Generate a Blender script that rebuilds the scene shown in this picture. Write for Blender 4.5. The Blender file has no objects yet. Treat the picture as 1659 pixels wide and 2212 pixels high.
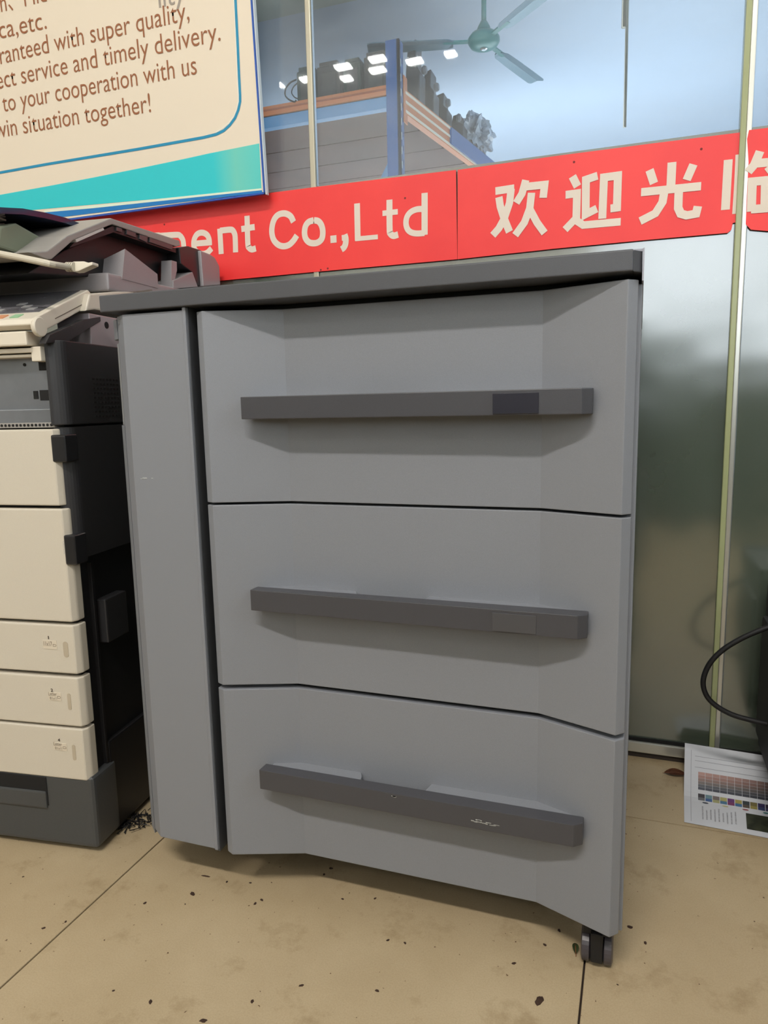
import bpy, bmesh, math, random
from mathutils import Vector, Matrix

# ------------------------------------------------------------------ camera, sky, light, exposure
scn = bpy.context.scene
C = scn.collection
cam_data = bpy.data.cameras.new('camera')
cam = bpy.data.objects.new('camera', cam_data)
C.objects.link(cam)
RX = Vector((0.94200968, 0.33493338, -0.02091398))
UP = Vector((-0.03043765, 0.14733822, 0.98861772))
FW = Vector((-0.3342025, 0.93065089, -0.14898861))
m = Matrix.Identity(4)
for i in range(3):
    m[i][0] = RX[i]; m[i][1] = UP[i]; m[i][2] = -FW[i]
m[0][3], m[1][3], m[2][3] = 0.6297, -0.9546, 0.8396
cam.matrix_world = m
cam_data.sensor_fit = 'HORIZONTAL'
cam_data.sensor_width = 36.0
cam_data.lens = 36.0 * 1535.2 / 1659
cam_data.clip_start = 0.02
scn.camera = cam

world = bpy.data.worlds.new('daylight'); scn.world = world
world.use_nodes = True
bg = world.node_tree.nodes['Background']
bg.inputs[0].default_value = (0.86, 0.94, 1.0, 1)
bg.inputs[1].default_value = 4.6

scn.view_settings.view_transform = 'Standard'
scn.view_settings.look = 'None'
scn.view_settings.gamma = 1.0
scn.view_settings.use_curve_mapping = False
scn.view_settings.exposure = -0.06

def area_light(name, loc, size, power, color, rot=(0, 0, 0)):
    d = bpy.data.lights.new(name, 'AREA')
    d.shape = 'RECTANGLE'; d.size, d.size_y = size; d.energy = power; d.color = color
    o = bpy.data.objects.new(name, d); o.location = loc; o.rotation_euler = rot
    C.objects.link(o); return o
area_light('ceiling_lamp_light', (0.45, -3.05, 4.34), (2.2, 0.22), 210, (1.0, 0.945, 0.88))
area_light('back_room_fill', (-0.3, 4.9, 1.0), (4.0, 2.0), 105, (0.90, 0.95, 1.0), (math.pi, 0, 0))  # unseen fill facing up, added to brighten the room behind the glass
area_light('back_room_fill', (-0.6, 1.5, 1.05), (2.6, 0.4), 16, (1.0, 0.98, 0.95), (math.radians(155), 0, 0))  # second added fill, hidden behind the banner, lifts the rack

# ------------------------------------------------------------------ helpers
def lin(c):
    return tuple(((v / 255) / 12.92 if v / 255 <= 0.04045 else ((v / 255 + 0.055) / 1.055) ** 2.4) for v in c)

MATS = {}
def mat(name, rgb, rough=0.5, metal=0.0, grain=0.0, gscale=900, bump=0.0, mottle=0.0, mscale=6, spec=0.5, emit=0.0, alt=None):
    if name in MATS: return MATS[name]
    M = bpy.data.materials.new(name); M.use_nodes = True
    nt = M.node_tree; N = nt.nodes; L = nt.links
    b = N['Principled BSDF']
    b.inputs['Roughness'].default_value = rough
    b.inputs['Metallic'].default_value = metal
    b.inputs['Specular IOR Level'].default_value = spec
    base = (*lin(rgb), 1)
    b.inputs['Base Color'].default_value = base
    if emit:
        b.inputs['Emission Color'].default_value = base
        b.inputs['Emission Strength'].default_value = emit
    tc = N.new('ShaderNodeTexCoord')
    col = None
    if mottle:
        n1 = N.new('ShaderNodeTexNoise'); n1.inputs['Scale'].default_value = mscale; n1.inputs['Detail'].default_value = 6
        L.new(tc.outputs['Object'], n1.inputs['Vector'])
        r = N.new('ShaderNodeValToRGB'); r.color_ramp.elements[0].position = 0.35; r.color_ramp.elements[1].position = 0.68
        lo = lin(alt) if alt else tuple(v * (1 - mottle) for v in base[:3])
        r.color_ramp.elements[0].color = (*lo, 1); r.color_ramp.elements[1].color = base
        L.new(n1.outputs['Fac'], r.inputs['Fac']); col = r.outputs['Color']
    if grain:
        n2 = N.new('ShaderNodeTexNoise'); n2.inputs['Scale'].default_value = gscale; n2.inputs['Detail'].default_value = 2
        L.new(tc.outputs['Object'], n2.inputs['Vector'])
        mr = N.new('ShaderNodeMapRange'); mr.inputs['From Min'].default_value = 0.3; mr.inputs['From Max'].default_value = 0.7
        mr.inputs['To Min'].default_value = 1 - grain; mr.inputs['To Max'].default_value = 1 + grain
        L.new(n2.outputs['Fac'], mr.inputs['Value'])
        mx = N.new('ShaderNodeVectorMath'); mx.operation = 'SCALE'
        if col: L.new(col, mx.inputs[0])
        else: mx.inputs[0].default_value = base[:3]
        L.new(mr.outputs['Result'], mx.inputs['Scale']); col = mx.outputs['Vector']
        if bump:
            bp = N.new('ShaderNodeBump'); bp.inputs['Strength'].default_value = bump; bp.inputs['Distance'].default_value = 0.0005
            L.new(n2.outputs['Fac'], bp.inputs['Height']); L.new(bp.outputs['Normal'], b.inputs['Normal'])
    if col: L.new(col, b.inputs['Base Color'])
    MATS[name] = M
    return M

def glass_mat(name, tint, ior=1.5, dirt=0.0):
    M = bpy.data.materials.new(name); M.use_nodes = True
    nt = M.node_tree; N = nt.nodes; L = nt.links
    for n in list(N):
        if n.type != 'OUTPUT_MATERIAL': N.remove(n)
    out = [n for n in N if n.type == 'OUTPUT_MATERIAL'][0]
    tr = N.new('ShaderNodeBsdfTransparent'); tr.inputs[0].default_value = (*tint, 1)
    gl = N.new('ShaderNodeBsdfGlossy'); gl.inputs['Roughness'].default_value = 0.02
    fr = N.new('ShaderNodeFresnel'); fr.inputs['IOR'].default_value = ior
    mx = N.new('ShaderNodeMixShader')
    L.new(fr.outputs[0], mx.inputs[0]); L.new(tr.outputs[0], mx.inputs[1]); L.new(gl.outputs[0], mx.inputs[2])
    last = mx
    if dirt:
        df = N.new('ShaderNodeBsdfDiffuse'); df.inputs[0].default_value = (0.75, 0.8, 0.85, 1)
        tc = N.new('ShaderNodeTexCoord'); mp = N.new('ShaderNodeMapping'); mp.inputs['Scale'].default_value = (1.2, 1, 4.0)
        mp.inputs['Rotation'].default_value = (0, 0.5, 0)
        nz = N.new('ShaderNodeTexNoise'); nz.inputs['Scale'].default_value = 2.2; nz.inputs['Detail'].default_value = 9; nz.inputs['Roughness'].default_value = 0.65
        L.new(tc.outputs['Object'], mp.inputs['Vector']); L.new(mp.outputs['Vector'], nz.inputs['Vector'])
        mr = N.new('ShaderNodeMapRange'); mr.inputs['From Min'].default_value = 0.35; mr.inputs['From Max'].default_value = 0.75
        mr.inputs['To Min'].default_value = dirt * 0.25; mr.inputs['To Max'].default_value = dirt
        L.new(nz.outputs['Fac'], mr.inputs['Value'])
        m2 = N.new('ShaderNodeMixShader'); L.new(mr.outputs[0], m2.inputs[0]); L.new(mx.outputs[0], m2.inputs[1]); L.new(df.outputs[0], m2.inputs[2])
        last = m2
    L.new(last.outputs[0], out.inputs['Surface'])
    return M

def obj(name, bm, material, parent=None, mats=None, smooth=False, loc=None):
    me = bpy.data.meshes.new(name)
    bmesh.ops.recalc_face_normals(bm, faces=bm.faces)
    bm.to_mesh(me); bm.free()
    for x in (mats or [material]): me.materials.append(x)
    if smooth:
        for p in me.polygons: p.use_smooth = True
    o = bpy.data.objects.new(name, me); C.objects.link(o)
    if parent: o.parent = parent
    if loc: o.location = loc
    return o

def thing(name, label, cat, loc=(0, 0, 0), rotz=0, group=None):
    o = bpy.data.objects.new(name, None); C.objects.link(o)
    o.empty_display_size = 0.05
    o.location = loc; o.rotation_euler = (0, 0, rotz)
    tag(o, label, cat, group); return o

def tag(o, label, cat, group=None):
    o['label'] = label; o['category'] = cat
    if group: o['group'] = group
    return o

def bevel(bm, w, seg=2, angle=0.4):
    es = [e for e in bm.edges if len(e.link_faces) == 2 and e.calc_face_angle(0) > angle]
    if es and w > 0:
        bmesh.ops.bevel(bm, geom=es, offset=w, segments=seg, profile=0.6, affect='EDGES', clamp_overlap=True)
    return bm

def box(bm, x0, x1, y0, y1, z0, z1):
    r = bmesh.ops.create_cube(bm, size=1)
    for v in r['verts']:
        v.co = Vector(((x0 + x1) / 2 + v.co.x * (x1 - x0), (y0 + y1) / 2 + v.co.y * (y1 - y0), (z0 + z1) / 2 + v.co.z * (z1 - z0)))
    return r['verts']

def bx(*a, w=0.0, seg=2):
    bm = bmesh.new(); box(bm, *a)
    return bevel(bm, w, seg) if w else bm

def prism(pts, axis, a, b, bm=None, w=0.0, seg=2, shrink=None):
    """extrude a polygon: axis 'z' pts=(x,y), 'y' pts=(x,z), 'x' pts=(y,z)"""
    own = bm is None
    if own: bm = bmesh.new()
    def P(p, k):
        if axis == 'z': return (p[0], p[1], k)
        if axis == 'y': return (p[0], k, p[1])
        return (k, p[0], p[1])
    A = [bm.verts.new(P(p, a)) for p in pts]; B = [bm.verts.new(P(p, b)) for p in pts]
    bm.faces.new(A); bm.faces.new(B[::-1])
    n = len(pts)
    for i in range(n):
        bm.faces.new((A[i], B[i], B[(i + 1) % n], A[(i + 1) % n]))
    bmesh.ops.recalc_face_normals(bm, faces=bm.faces)
    if w: bevel(bm, w, seg)
    return bm

def tube(bm, pts, r, seg=10, cap=True):
    pts = [Vector(p) for p in pts]; rings = []; n = None
    for i, p in enumerate(pts):
        t = (pts[min(i + 1, len(pts) - 1)] - pts[max(i - 1, 0)]).normalized()
        if n is None:
            n = t.orthogonal().normalized()
        n = (n - t * n.dot(t)).normalized(); s = n.cross(t)
        rr = r[i] if isinstance(r, (list, tuple)) else r
        rings.append([bm.verts.new(p + (s * math.cos(2 * math.pi * k / seg) + n * math.sin(2 * math.pi * k / seg)) * rr) for k in range(seg)])
    for i in range(len(rings) - 1):
        for k in range(seg):
            bm.faces.new((rings[i][k], rings[i][(k + 1) % seg], rings[i + 1][(k + 1) % seg], rings[i + 1][k]))
    if cap:
        bm.faces.new(rings[0][::-1]); bm.faces.new(rings[-1])
    return bm

def lathe(bm, prof, seg=32, axis='z', c=(0, 0, 0)):
    """prof: list (radius, height)"""
    rings = []
    for r, h in prof:
        ring = []
        for k in range(seg):
            a = 2 * math.pi * k / seg; u, v = r * math.cos(a), r * math.sin(a)
            p = (u, v, h) if axis == 'z' else ((h, u, v) if axis == 'x' else (u, h, v))
            ring.append(bm.verts.new((p[0] + c[0], p[1] + c[1], p[2] + c[2])))
        rings.append(ring)
    for i in range(len(rings) - 1):
        for k in range(seg):
            bm.faces.new((rings[i][k], rings[i][(k + 1) % seg], rings[i + 1][(k + 1) % seg], rings[i + 1][k]))
    bm.faces.new(rings[0][::-1]); bm.faces.new(rings[-1])
    return bm

def spline(pts, n=8):
    pts = [Vector(p) for p in pts]; out = []
    P = [pts[0] * 2 - pts[1]] + pts + [pts[-1] * 2 - pts[-2]]
    for i in range(1, len(P) - 2):
        for k in range(n):
            t = k / n; a, b, c_, d = P[i - 1], P[i], P[i + 1], P[i + 2]
            out.append(0.5 * ((2 * b) + (c_ - a) * t + (2 * a - 5 * b + 4 * c_ - d) * t * t + (3 * b - a - 3 * c_ + d) * t ** 3))
    out.append(pts[-1]); return out

def struct(o): o['kind'] = 'structure'; return o

def text_mesh(s, font=None, offset=0.0):
    """returns a bmesh of the text laid in x/z, baseline at z=0, left at x=0, size 1"""
    cu = bpy.data.curves.new('txt', 'FONT'); cu.body = s; cu.size = 1; cu.offset = offset; cu.resolution_u = 4
    cu.fill_mode = 'FRONT'
    t = bpy.data.objects.new('txt', cu); C.objects.link(t)
    dg = bpy.context.evaluated_depsgraph_get(); dg.update()
    me = bpy.data.meshes.new_from_object(t.evaluated_get(dg))
    bpy.data.objects.remove(t); bpy.data.curves.remove(cu)
    bm = bmesh.new(); bm.from_mesh(me); bpy.data.meshes.remove(me)
    for v in bm.verts: v.co = Vector((v.co.x, 0, v.co.y))
    return bm

def lettering(s, pl, pr, asc, y, material, parent, offset=0.0, fit=None, name='lettering'):
    """letters of s run from point pl to point pr ((x,z) in the parent's plane y), ascender height asc"""
    bm = text_mesh(s, offset=offset)
    x0 = min(v.co.x for v in bm.verts); x1 = max(v.co.x for v in bm.verts)
    if fit:                       # the part 'fit' at the right end spans pl..pr
        b2 = text_mesh(fit, offset=offset); w = max(v.co.x for v in b2.verts) - min(v.co.x for v in b2.verts); b2.free()
        x0 = x1 - w
    b3 = text_mesh('d', offset=offset); hh = max(v.co.z for v in b3.verts); b3.free()
    sx = (pr[0] - pl[0]) / (x1 - x0); sz = asc / hh
    for v in bm.verts:
        t = (v.co.x - x0) * sx
        v.co = Vector((pl[0] + t, y, pl[1] + (pr[1] - pl[1]) * t / (pr[0] - pl[0]) + v.co.z * sz))
    return obj(name, bm, material, parent)

def stroke(bm, pts, w, y):
    """a brush stroke of even width in the x/z plane, mitred at its bends"""
    P = [Vector((p[0], p[1])) for p in pts]; L_, R_ = [], []
    for i, p in enumerate(P):
        d0 = (p - P[i - 1]).normalized() if i > 0 else None
        d1 = (P[i + 1] - p).normalized() if i < len(P) - 1 else None
        d = d1 if d0 is None else (d0 if d1 is None else (d0 + d1).normalized())
        n = Vector((-d.y, d.x))
        k = 1 / max(0.55, n.dot(Vector((-(d0 or d1).y, (d0 or d1).x))))
        L_.append(p + n * w / 2 * k); R_.append(p - n * w / 2 * k)
    a = [bm.verts.new((q.x, y, q.y)) for q in L_]; b = [bm.verts.new((q.x, y, q.y)) for q in R_]
    for i in range(len(P) - 1): bm.faces.new((a[i], a[i + 1], b[i + 1], b[i]))

# ------------------------------------------------------------------ materials
grey = mat('grey_plastic', (126, 129, 135), 0.42, grain=0.06, gscale=1400, bump=0.25)
lidgrey = mat('charcoal_plastic', (74, 75, 79), 0.38, grain=0.08, gscale=1400, bump=0.3)
handle_m = mat('handle_plastic', (67, 67, 71), 0.36, grain=0.06, gscale=1400, bump=0.2)
window_m = mat('smoked_window', (46, 46, 54), 0.22)
gap_m = mat('gap_black', (18, 18, 20), 0.6)
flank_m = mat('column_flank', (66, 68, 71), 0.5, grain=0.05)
rim_m = mat('rim_plastic', (150, 150, 158), 0.25)
screw_m = mat('screw', (190, 190, 195), 0.25, 0.9)
rubber = mat('rubber_black', (16, 16, 18), 0.6, grain=0.1)
wheel_m = mat('wheel_grey', (66, 62, 66), 0.4)
cream = mat('cream_plastic', (200, 192, 176), 0.45, grain=0.04, gscale=1200, bump=0.2)
cream_side = mat('cream_plastic_plain', (214, 205, 188), 0.4)
black_p = mat('black_plastic', (44, 44, 46), 0.4, grain=0.1, gscale=1200, bump=0.3)
black_d = mat('black_body', (24, 24, 26), 0.45, grain=0.1, gscale=900)
base_m = mat('base_plastic', (66, 68, 69), 0.45, grain=0.1, gscale=1200, bump=0.3)
warmgrey = mat('warm_grey_plastic', (150, 146, 140), 0.4, grain=0.05)
adf_m = mat('adf_grey_plastic', (150, 145, 146), 0.34, grain=0.05)
silver = mat('zinc_sheet', (150, 154, 160), 0.33, 0.75, mottle=0.3, mscale=9)
bracket_m = mat('bracket_grey', (168, 158, 160), 0.4, 0.3)
hole_m = mat('hole_black', (10, 10, 11), 0.8)
print_m = mat('print_grey', (110, 100, 88), 0.5)
print_d = mat('print_dark', (60, 50, 46), 0.5)
floor_m = None

# ------------------------------------------------------------------ floor
def tile_material():
    M = bpy.data.materials.new('beige_tile'); M.use_nodes = True
    nt = M.node_tree; N = nt.nodes; L = nt.links; b = N['Principled BSDF']
    geo = N.new('ShaderNodeNewGeometry')
    def noise(scale, detail, rough=0.5, off=0):
        n = N.new('ShaderNodeTexNoise'); n.inputs['Scale'].default_value = scale; n.inputs['Detail'].default_value = detail
        n.inputs['Roughness'].default_value = rough
        if off:
            mp = N.new('ShaderNodeMapping'); mp.inputs['Location'].default_value = (off, off, 0); L.new(geo.outputs['Position'], mp.inputs['Vector'])
            L.new(mp.outputs['Vector'], n.inputs['Vector'])
        else: L.new(geo.outputs['Position'], n.inputs['Vector'])
        return n
    def ramp(n, p0, c0, p1, c1):
        r = N.new('ShaderNodeValToRGB'); r.color_ramp.elements[0].position = p0; r.color_ramp.elements[1].position = p1
        r.color_ramp.elements[0].color = (*c0, 1); r.color_ramp.elements[1].color = (*c1, 1)
        L.new(n, r.inputs['Fac']); return r
    def mul(a, b_):
        x = N.new('ShaderNodeMix'); x.data_type = 'RGBA'; x.blend_type = 'MULTIPLY'; x.inputs[0].default_value = 1
        L.new(a, x.inputs[6]); L.new(b_, x.inputs[7]); return x.outputs[2]
    base = ramp(noise(3.2, 8, 0.6).outputs['Fac'], 0.3, lin((170, 151, 119)), 0.7, lin((185, 167, 136)))
    smudge = ramp(noise(9, 10, 0.7, 5).outputs['Fac'], 0.30, (0.74, 0.70, 0.64), 0.45, (1, 1, 1))
    speck = ramp(noise(120, 2, 0.5, 9).outputs['Fac'], 0.245, (0.22, 0.15, 0.1), 0.275, (1, 1, 1))
    fine = ramp(noise(420, 3, 0.6).outputs['Fac'], 0.3, (0.9, 0.89, 0.87), 0.6, (1.0, 1.0, 1.0))
    c_ = mul(mul(mul(base.outputs[0], smudge.outputs[0]), speck.outputs[0]), fine.outputs[0])
    L.new(c_, b.inputs['Base Color'])
    b.inputs['Roughness'].default_value = 0.42
    b.inputs['Specular IOR Level'].default_value = 0.4
    return M
tile_m = tile_material()
grout_m = mat('grout', (52, 40, 32), 0.9)
fl = struct(obj('floor', bx(-3.9, 3.1, -5.6, 0.78, -0.05, -0.006), grout_m))
bm = bmesh.new(); TS = 0.811; box(bm, 0.0015, TS - 0.0015, 0.0015, TS - 0.0015, -0.006, 0.0)
bevel(bm, 0.0008, 1); tile_mesh = None
for i in range(-5, 5):
    for j in range(-7, 2):
        x0 = -0.234 + i * TS; y0 = -0.3424 + j * TS
        if tile_mesh is None:
            o = obj('tile', bm, tile_m, fl); tile_mesh = o.data
        else:
            o = bpy.data.objects.new('tile', tile_mesh); C.objects.link(o); o.parent = fl
        o.location = (x0, y0, 0)
        if x0 > 3.0 or x0 < -4.2: bpy.data.objects.remove(o); continue
        if y0 + TS > 0.75 or y0 < -5.6: # row cut by the wall / by the shopfront
            ya, yb = (0.0015, 0.735 - y0) if y0 + TS > 0.75 else (-5.6 - y0, TS - 0.0015)
            b2 = bmesh.new(); box(b2, 0.0015, TS - 0.0015, ya, yb, -0.006, 0.0)
            me = bpy.data.meshes.new('tile'); b2.to_mesh(me); b2.free(); me.materials.append(tile_m); o.data = me

# ------------------------------------------------------------------ room shell
wall_m = mat('wall_paint', (226, 224, 218), 0.8, mottle=0.05)
wall_low = mat('dado_green_paint', (50, 62, 54), 0.6, mottle=0.3, mscale=2.5)
ceil_m = mat('ceiling_paint', (232, 232, 230), 0.8, mottle=0.03)
bceil_m = mat('back_ceiling_paint', (200, 214, 232), 0.8, mottle=0.06, mscale=1.2)
bwall_m = mat('back_wall_paint', (214, 226, 236), 0.8, mottle=0.08, mscale=1.5)
soffit_m = mat('soffit_paint', (176, 184, 172), 0.8)
steel = mat('brushed_steel', (196, 196, 196), 0.3, 0.85)
HC = 4.4
struct(obj('ceiling', bx(-3.95, 3.15, -5.65, 0.80, HC, HC + .05), ceil_m))
struct(obj('wall_left', bx(-3.95, -3.9, -5.65, 0.78, 0, HC), wall_m))
wr = struct(obj('wall_right', bx(3.1, 3.15, -5.65, 0.78, 0, 1.45), wall_m))
obj('lintel', bx(3.1, 3.15, -5.65, 0.78, 3.0, HC), wall_m, wr)
obj('pier', bx(3.1, 3.15, -5.65, -1.7, 1.45, 3.0), wall_m, wr); obj('pier', bx(3.1, 3.15, -0.2, 0.78, 1.45, 3.0), wall_m, wr)
wb = struct(obj('wall_front', bx(-3.9, 3.1, -5.65, -5.6, 3.05, HC), wall_m))
obj('parapet', bx(-3.9, 3.1, -5.65, -5.55, 0, 1.30, w=0.005), wall_low, wb)
obj('pier', bx(-3.9, 0.20, -5.65, -5.58, 1.30, 3.05), wall_m, wb)
obj('pier', bx(2.4, 3.1, -5.65, -5.58, 1.30, 3.05), wall_m, wb)
pt = struct(obj('wall_light_blocker_rear', bx(-2.2, 3.0, -2.62, -2.55, 0, 1.10, w=0.004), wall_low))  # unseen partition, added to keep daylight off the lower drawers
obj('blocker_cap', bx(-2.2, 3.0, -2.64, -2.53, 1.10, 1.125, w=0.004), grout_m, pt)
pt = struct(obj('wall_light_blocker_side', bx(2.05, 2.11, -2.4, 0.1, 0, 1.22, w=0.004), wall_low))  # added out of view as well, blocks low light from the right opening
obj('blocker_cap', bx(2.03, 2.13, -2.42, 0.12, 1.22, 1.245, w=0.004), grout_m, pt)
# the room behind the glass
struct(obj('wall_back', bx(-4.5, 4.5, 7.0, 7.05, 0, HC), bwall_m))
struct(obj('wall_back_left', bx(-5.55, -4.5, 0.8, 7.0, 0, HC), bwall_m))
struct(obj('wall_back_right', bx(4.5, 4.55, 0.8, 7.0, 0, HC), bwall_m))
struct(obj('floor_back', bx(-4.5, 4.5, 0.8, 7.0, -0.05, 0), mat('back_floor', (150, 140, 125), 0.6, mottle=0.1)))
struct(obj('ceiling_back', bx(-4.5, 4.5, 0.8, 7.0, 3.2, 3.25), bceil_m))
struct(obj('trim_1', bx(-4.5, -0.3, 2.6, 3.15, 3.1, 3.2), soffit_m))
struct(obj('trim_2', bx(-4.5, -0.3, 2.55, 2.6, 3.12, 3.2), bwall_m))

# ------------------------------------------------------------------ the glass partition
clear = glass_mat('clear_glass', (0.90, 0.945, 0.96), 1.5, dirt=0.11)
def frost_material():
    M = bpy.data.materials.new('satin_film'); M.use_nodes = True
    nt = M.node_tree; N = nt.nodes; L = nt.links; b = N['Principled BSDF']
    b.inputs['Base Color'].default_value = (*lin((78, 88, 76)), 1)
    b.inputs['Metallic'].default_value = 0.0; b.inputs['IOR'].default_value = 2.6
    tc = N.new('ShaderNodeTexCoord'); n = N.new('ShaderNodeTexNoise'); n.inputs['Scale'].default_value = 5; n.inputs['Detail'].default_value = 4
    L.new(tc.outputs['Object'], n.inputs['Vector'])
    r = N.new('ShaderNodeMapRange'); r.inputs['To Min'].default_value = 0.10; r.inputs['To Max'].default_value = 0.22
    L.new(n.outputs['Fac'], r.inputs['Value']); L.new(r.outputs[0], b.inputs['Roughness'])
    n2 = N.new('ShaderNodeTexNoise'); n2.inputs['Scale'].default_value = 2.5; n2.inputs['Detail'].default_value = 2
    L.new(tc.outputs['Object'], n2.inputs['Vector'])
    bp = N.new('ShaderNodeBump'); bp.inputs['Strength'].default_value = 0.35; bp.inputs['Distance'].default_value = 0.03
    L.new(n2.outputs['Fac'], bp.inputs['Height']); L.new(bp.outputs['Normal'], b.inputs['Normal'])
    return M
film = frost_material()
edge_green = mat('green_glass_edge', (158, 164, 120), 0.25)
alu = mat('aluminium_trim', (205, 205, 196), 0.28, 0.7)
win = bpy.data.objects.new('window_1', None); C.objects.link(win); struct(win)
FT = 1.377
for a, b_ in ((-3.9, -0.153), (-0.137, 0.804)):
    obj('clear_pane', bx(a, b_, 0.742, 0.752, FT, HC), clear, win)
    obj('frosted_pane', bx(a, b_, 0.7415, 0.752, 0.046, FT), film, win)
win2 = bpy.data.objects.new('window_2', None); C.objects.link(win2); struct(win2)
obj('clear_pane', bx(0.827, 3.1, 0.742, 0.752, FT, HC), clear, win2)
obj('frosted_pane', bx(0.827, 3.1, 0.7415, 0.752, 0.046, FT), film, win2)
struct(obj('trim_3', bx(-0.152, -0.138, 0.736, 0.756, 0.046, HC, w=0.002), mat('glazing_strip', (178, 172, 152), 0.35, 0.4)))
struct(obj('trim_4', bx(0.8035, 0.8145, 0.730, 0.762, 0.046, HC, w=0.002), edge_green))
struct(obj('trim_5', bx(0.8150, 0.8255, 0.735, 0.760, 0.046, HC, w=0.002), alu))
bb = struct(obj('baseboard_back', bx(-3.9, 3.1, 0.728, 0.768, 0.014, 0.040, w=0.003), alu))
obj('seal', bx(-3.9, 3.1, 0.734, 0.764, 0.040, 0.0465), hole_m, bb)
obj('kerb', bx(-3.9, 3.1, 0.735, 0.80, -0.05, 0.014), mat('kerb_dark', (52, 44, 38), 0.8), bb)
struct(obj('trim_6', bx(-3.9, 3.1, 0.72, 0.80, HC - .06, HC), alu))

# ------------------------------------------------------------------ large paper feeder cabinet
cab = thing('paper_feeder_cabinet', 'large grey three-drawer paper feeder cabinet with charcoal lid standing in the middle of the floor', 'cabinet')
W, CH, FL, FR, DR = 0.6122, 0.0135, 0.117, 0.5042, 0.041
BK = 0.66
obj('carcass', bx(-0.182, 0.6215, 0.055, BK, 0.082, 0.994, w=0.001), gap_m, cab)
obj('side_panel', bx(0.6215, 0.6290, 0.030, BK, 0.078, 0.984, w=0.002), grey, cab)
obj('side_panel', bx(-0.190, -0.183, 0.050, BK, 0.078, 0.984, w=0.002), grey, cab)
# column on the left of the drawers
bm = prism([(-0.172, 0.018), (-0.1465, 0.0), (-0.032, 0.0), (-0.032, 0.055), (-0.172, 0.055)], 'z', 0.091, 0.9895, w=0.0015)
col = obj('column_panel', bm, grey, cab)
obj('edge_strip', bx(-0.0345, -0.0285, -0.0012, 0.010, 0.090, 0.9935, w=0.0012), grey, col)
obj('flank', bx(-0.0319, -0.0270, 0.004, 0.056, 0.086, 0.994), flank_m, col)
bm = prism([(-0.1925, 0.035), (-0.1725, 0.0175), (-0.170, 0.057), (-0.1925, 0.057)], 'z', 0.082, 0.815, w=0.001)
obj('side_grip', bm, grey, col)
bm = prism([(-0.1855, 0.030), (-0.1725, 0.0178), (-0.170, 0.057), (-0.1855, 0.057)], 'z', 0.8155, 0.948, w=0.001)
obj('side_grip', bm, mat('grip_grey', (150, 152, 154), 0.4), col)
bm = prism([(-0.190, 0.030), (-0.1725, 0.0170), (-0.170, 0.057), (-0.190, 0.057)], 'z', 0.954, 0.986, w=0.001)
obj('side_grip', bm, grey, col)

def front_y(x):
    if x < 0: return 0.0
    if x < FL: return DR * x / FL
    if x < FR: return DR
    return DR * (W - x) / (W - FR)
def drawer(z0, z1, notch):
    prof = [(-CH, 0.0065), (0, 0), (FL, DR), (FR, DR), (W, 0), (W + 0.0118, 0.012), (W + 0.0118, 0.054), (-CH, 0.054)]
    d = obj('drawer', prism(prof, 'z', z0, z1, w=0.0014, seg=2), grey, cab)
    return d
def scuffs(parent, x, y, z, n, m_):
    bm = bmesh.new()
    for k in range(n):
        xx = x + random.uniform(-.012, .010); l = random.uniform(.003, .010); zz = z + random.uniform(-.0012, .0012)
        box(bm, xx, xx + l, y - 0.0004, y + .001, zz, zz + random.uniform(.0003, .0009))
    obj('scuff_mark', bm, m_, parent)['kind'] = 'stuff'
def handle(d, zt, window):
    h = 0.0335
    x0, x1 = 0.063, 0.5605
    prof = [(x0, -0.006), (x1, -0.010), (x1 + 0.0125, 0.000), (x1 + 0.0125, 0.016), (x0 + 0.001, 0.016)]
    hd = obj('handle', prism(prof, 'z', zt - h, zt, w=0.0013), handle_m, d)
    # inner lip seen along the top of the bar
    if window:
        o = obj('status_window', bx(0.4465, 0.5065, -0.0115, -0.008, zt - 0.0315, zt - 0.0045, w=0.0006), window_m, hd)
    # grip housings behind the bar, left and right of the finger gap
    e = 0.0016
    L1 = [(x0 + 0.010, 0.015), (x0 + 0.010, front_y(x0 + .010) + .004), (FL, DR + 0.003), (0.222, DR + 0.003), (0.229, 0.030), (0.232, 0.015)]
    R1 = [(0.336, 0.015), (0.342, DR + 0.003), (FR, DR + 0.003), (x1 + 0.002, front_y(x1 + .002) + .004), (x1 + 0.002, 0.015)]
    for pr in (L1, R1):
        obj('grip_housing', prism(pr, 'z', zt - h + 0.006, zt - 0.003, w=0.0014), grey, d)
    bm = bmesh.new()
    pr = [(0.222, DR + .002), (0.232, 0.030), (0.285, 0.024), (0.338, 0.030), (0.343, DR + .002)]
    prism(pr, 'z', zt - h + 0.006, zt - 0.020, bm)
    obj('finger_recess', bm, grey, d)
d1 = drawer(0.6925, 0.9862, True); handle(d1, 0.8560, True)
d2 = drawer(0.3905, 0.6885, True); handle(d2, 0.5575, False)
d3 = drawer(0.0870, 0.3830, True); handle(d3, 0.2555, False)
obj('status_window', bx(0.4465, 0.5065, -0.0106, -0.008, 0.5265, 0.5525, w=0.0004), mat('smoked_window_dim', (72, 72, 75), 0.3), [c for c in d2.children if c.name.startswith('handle')][0])
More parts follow.
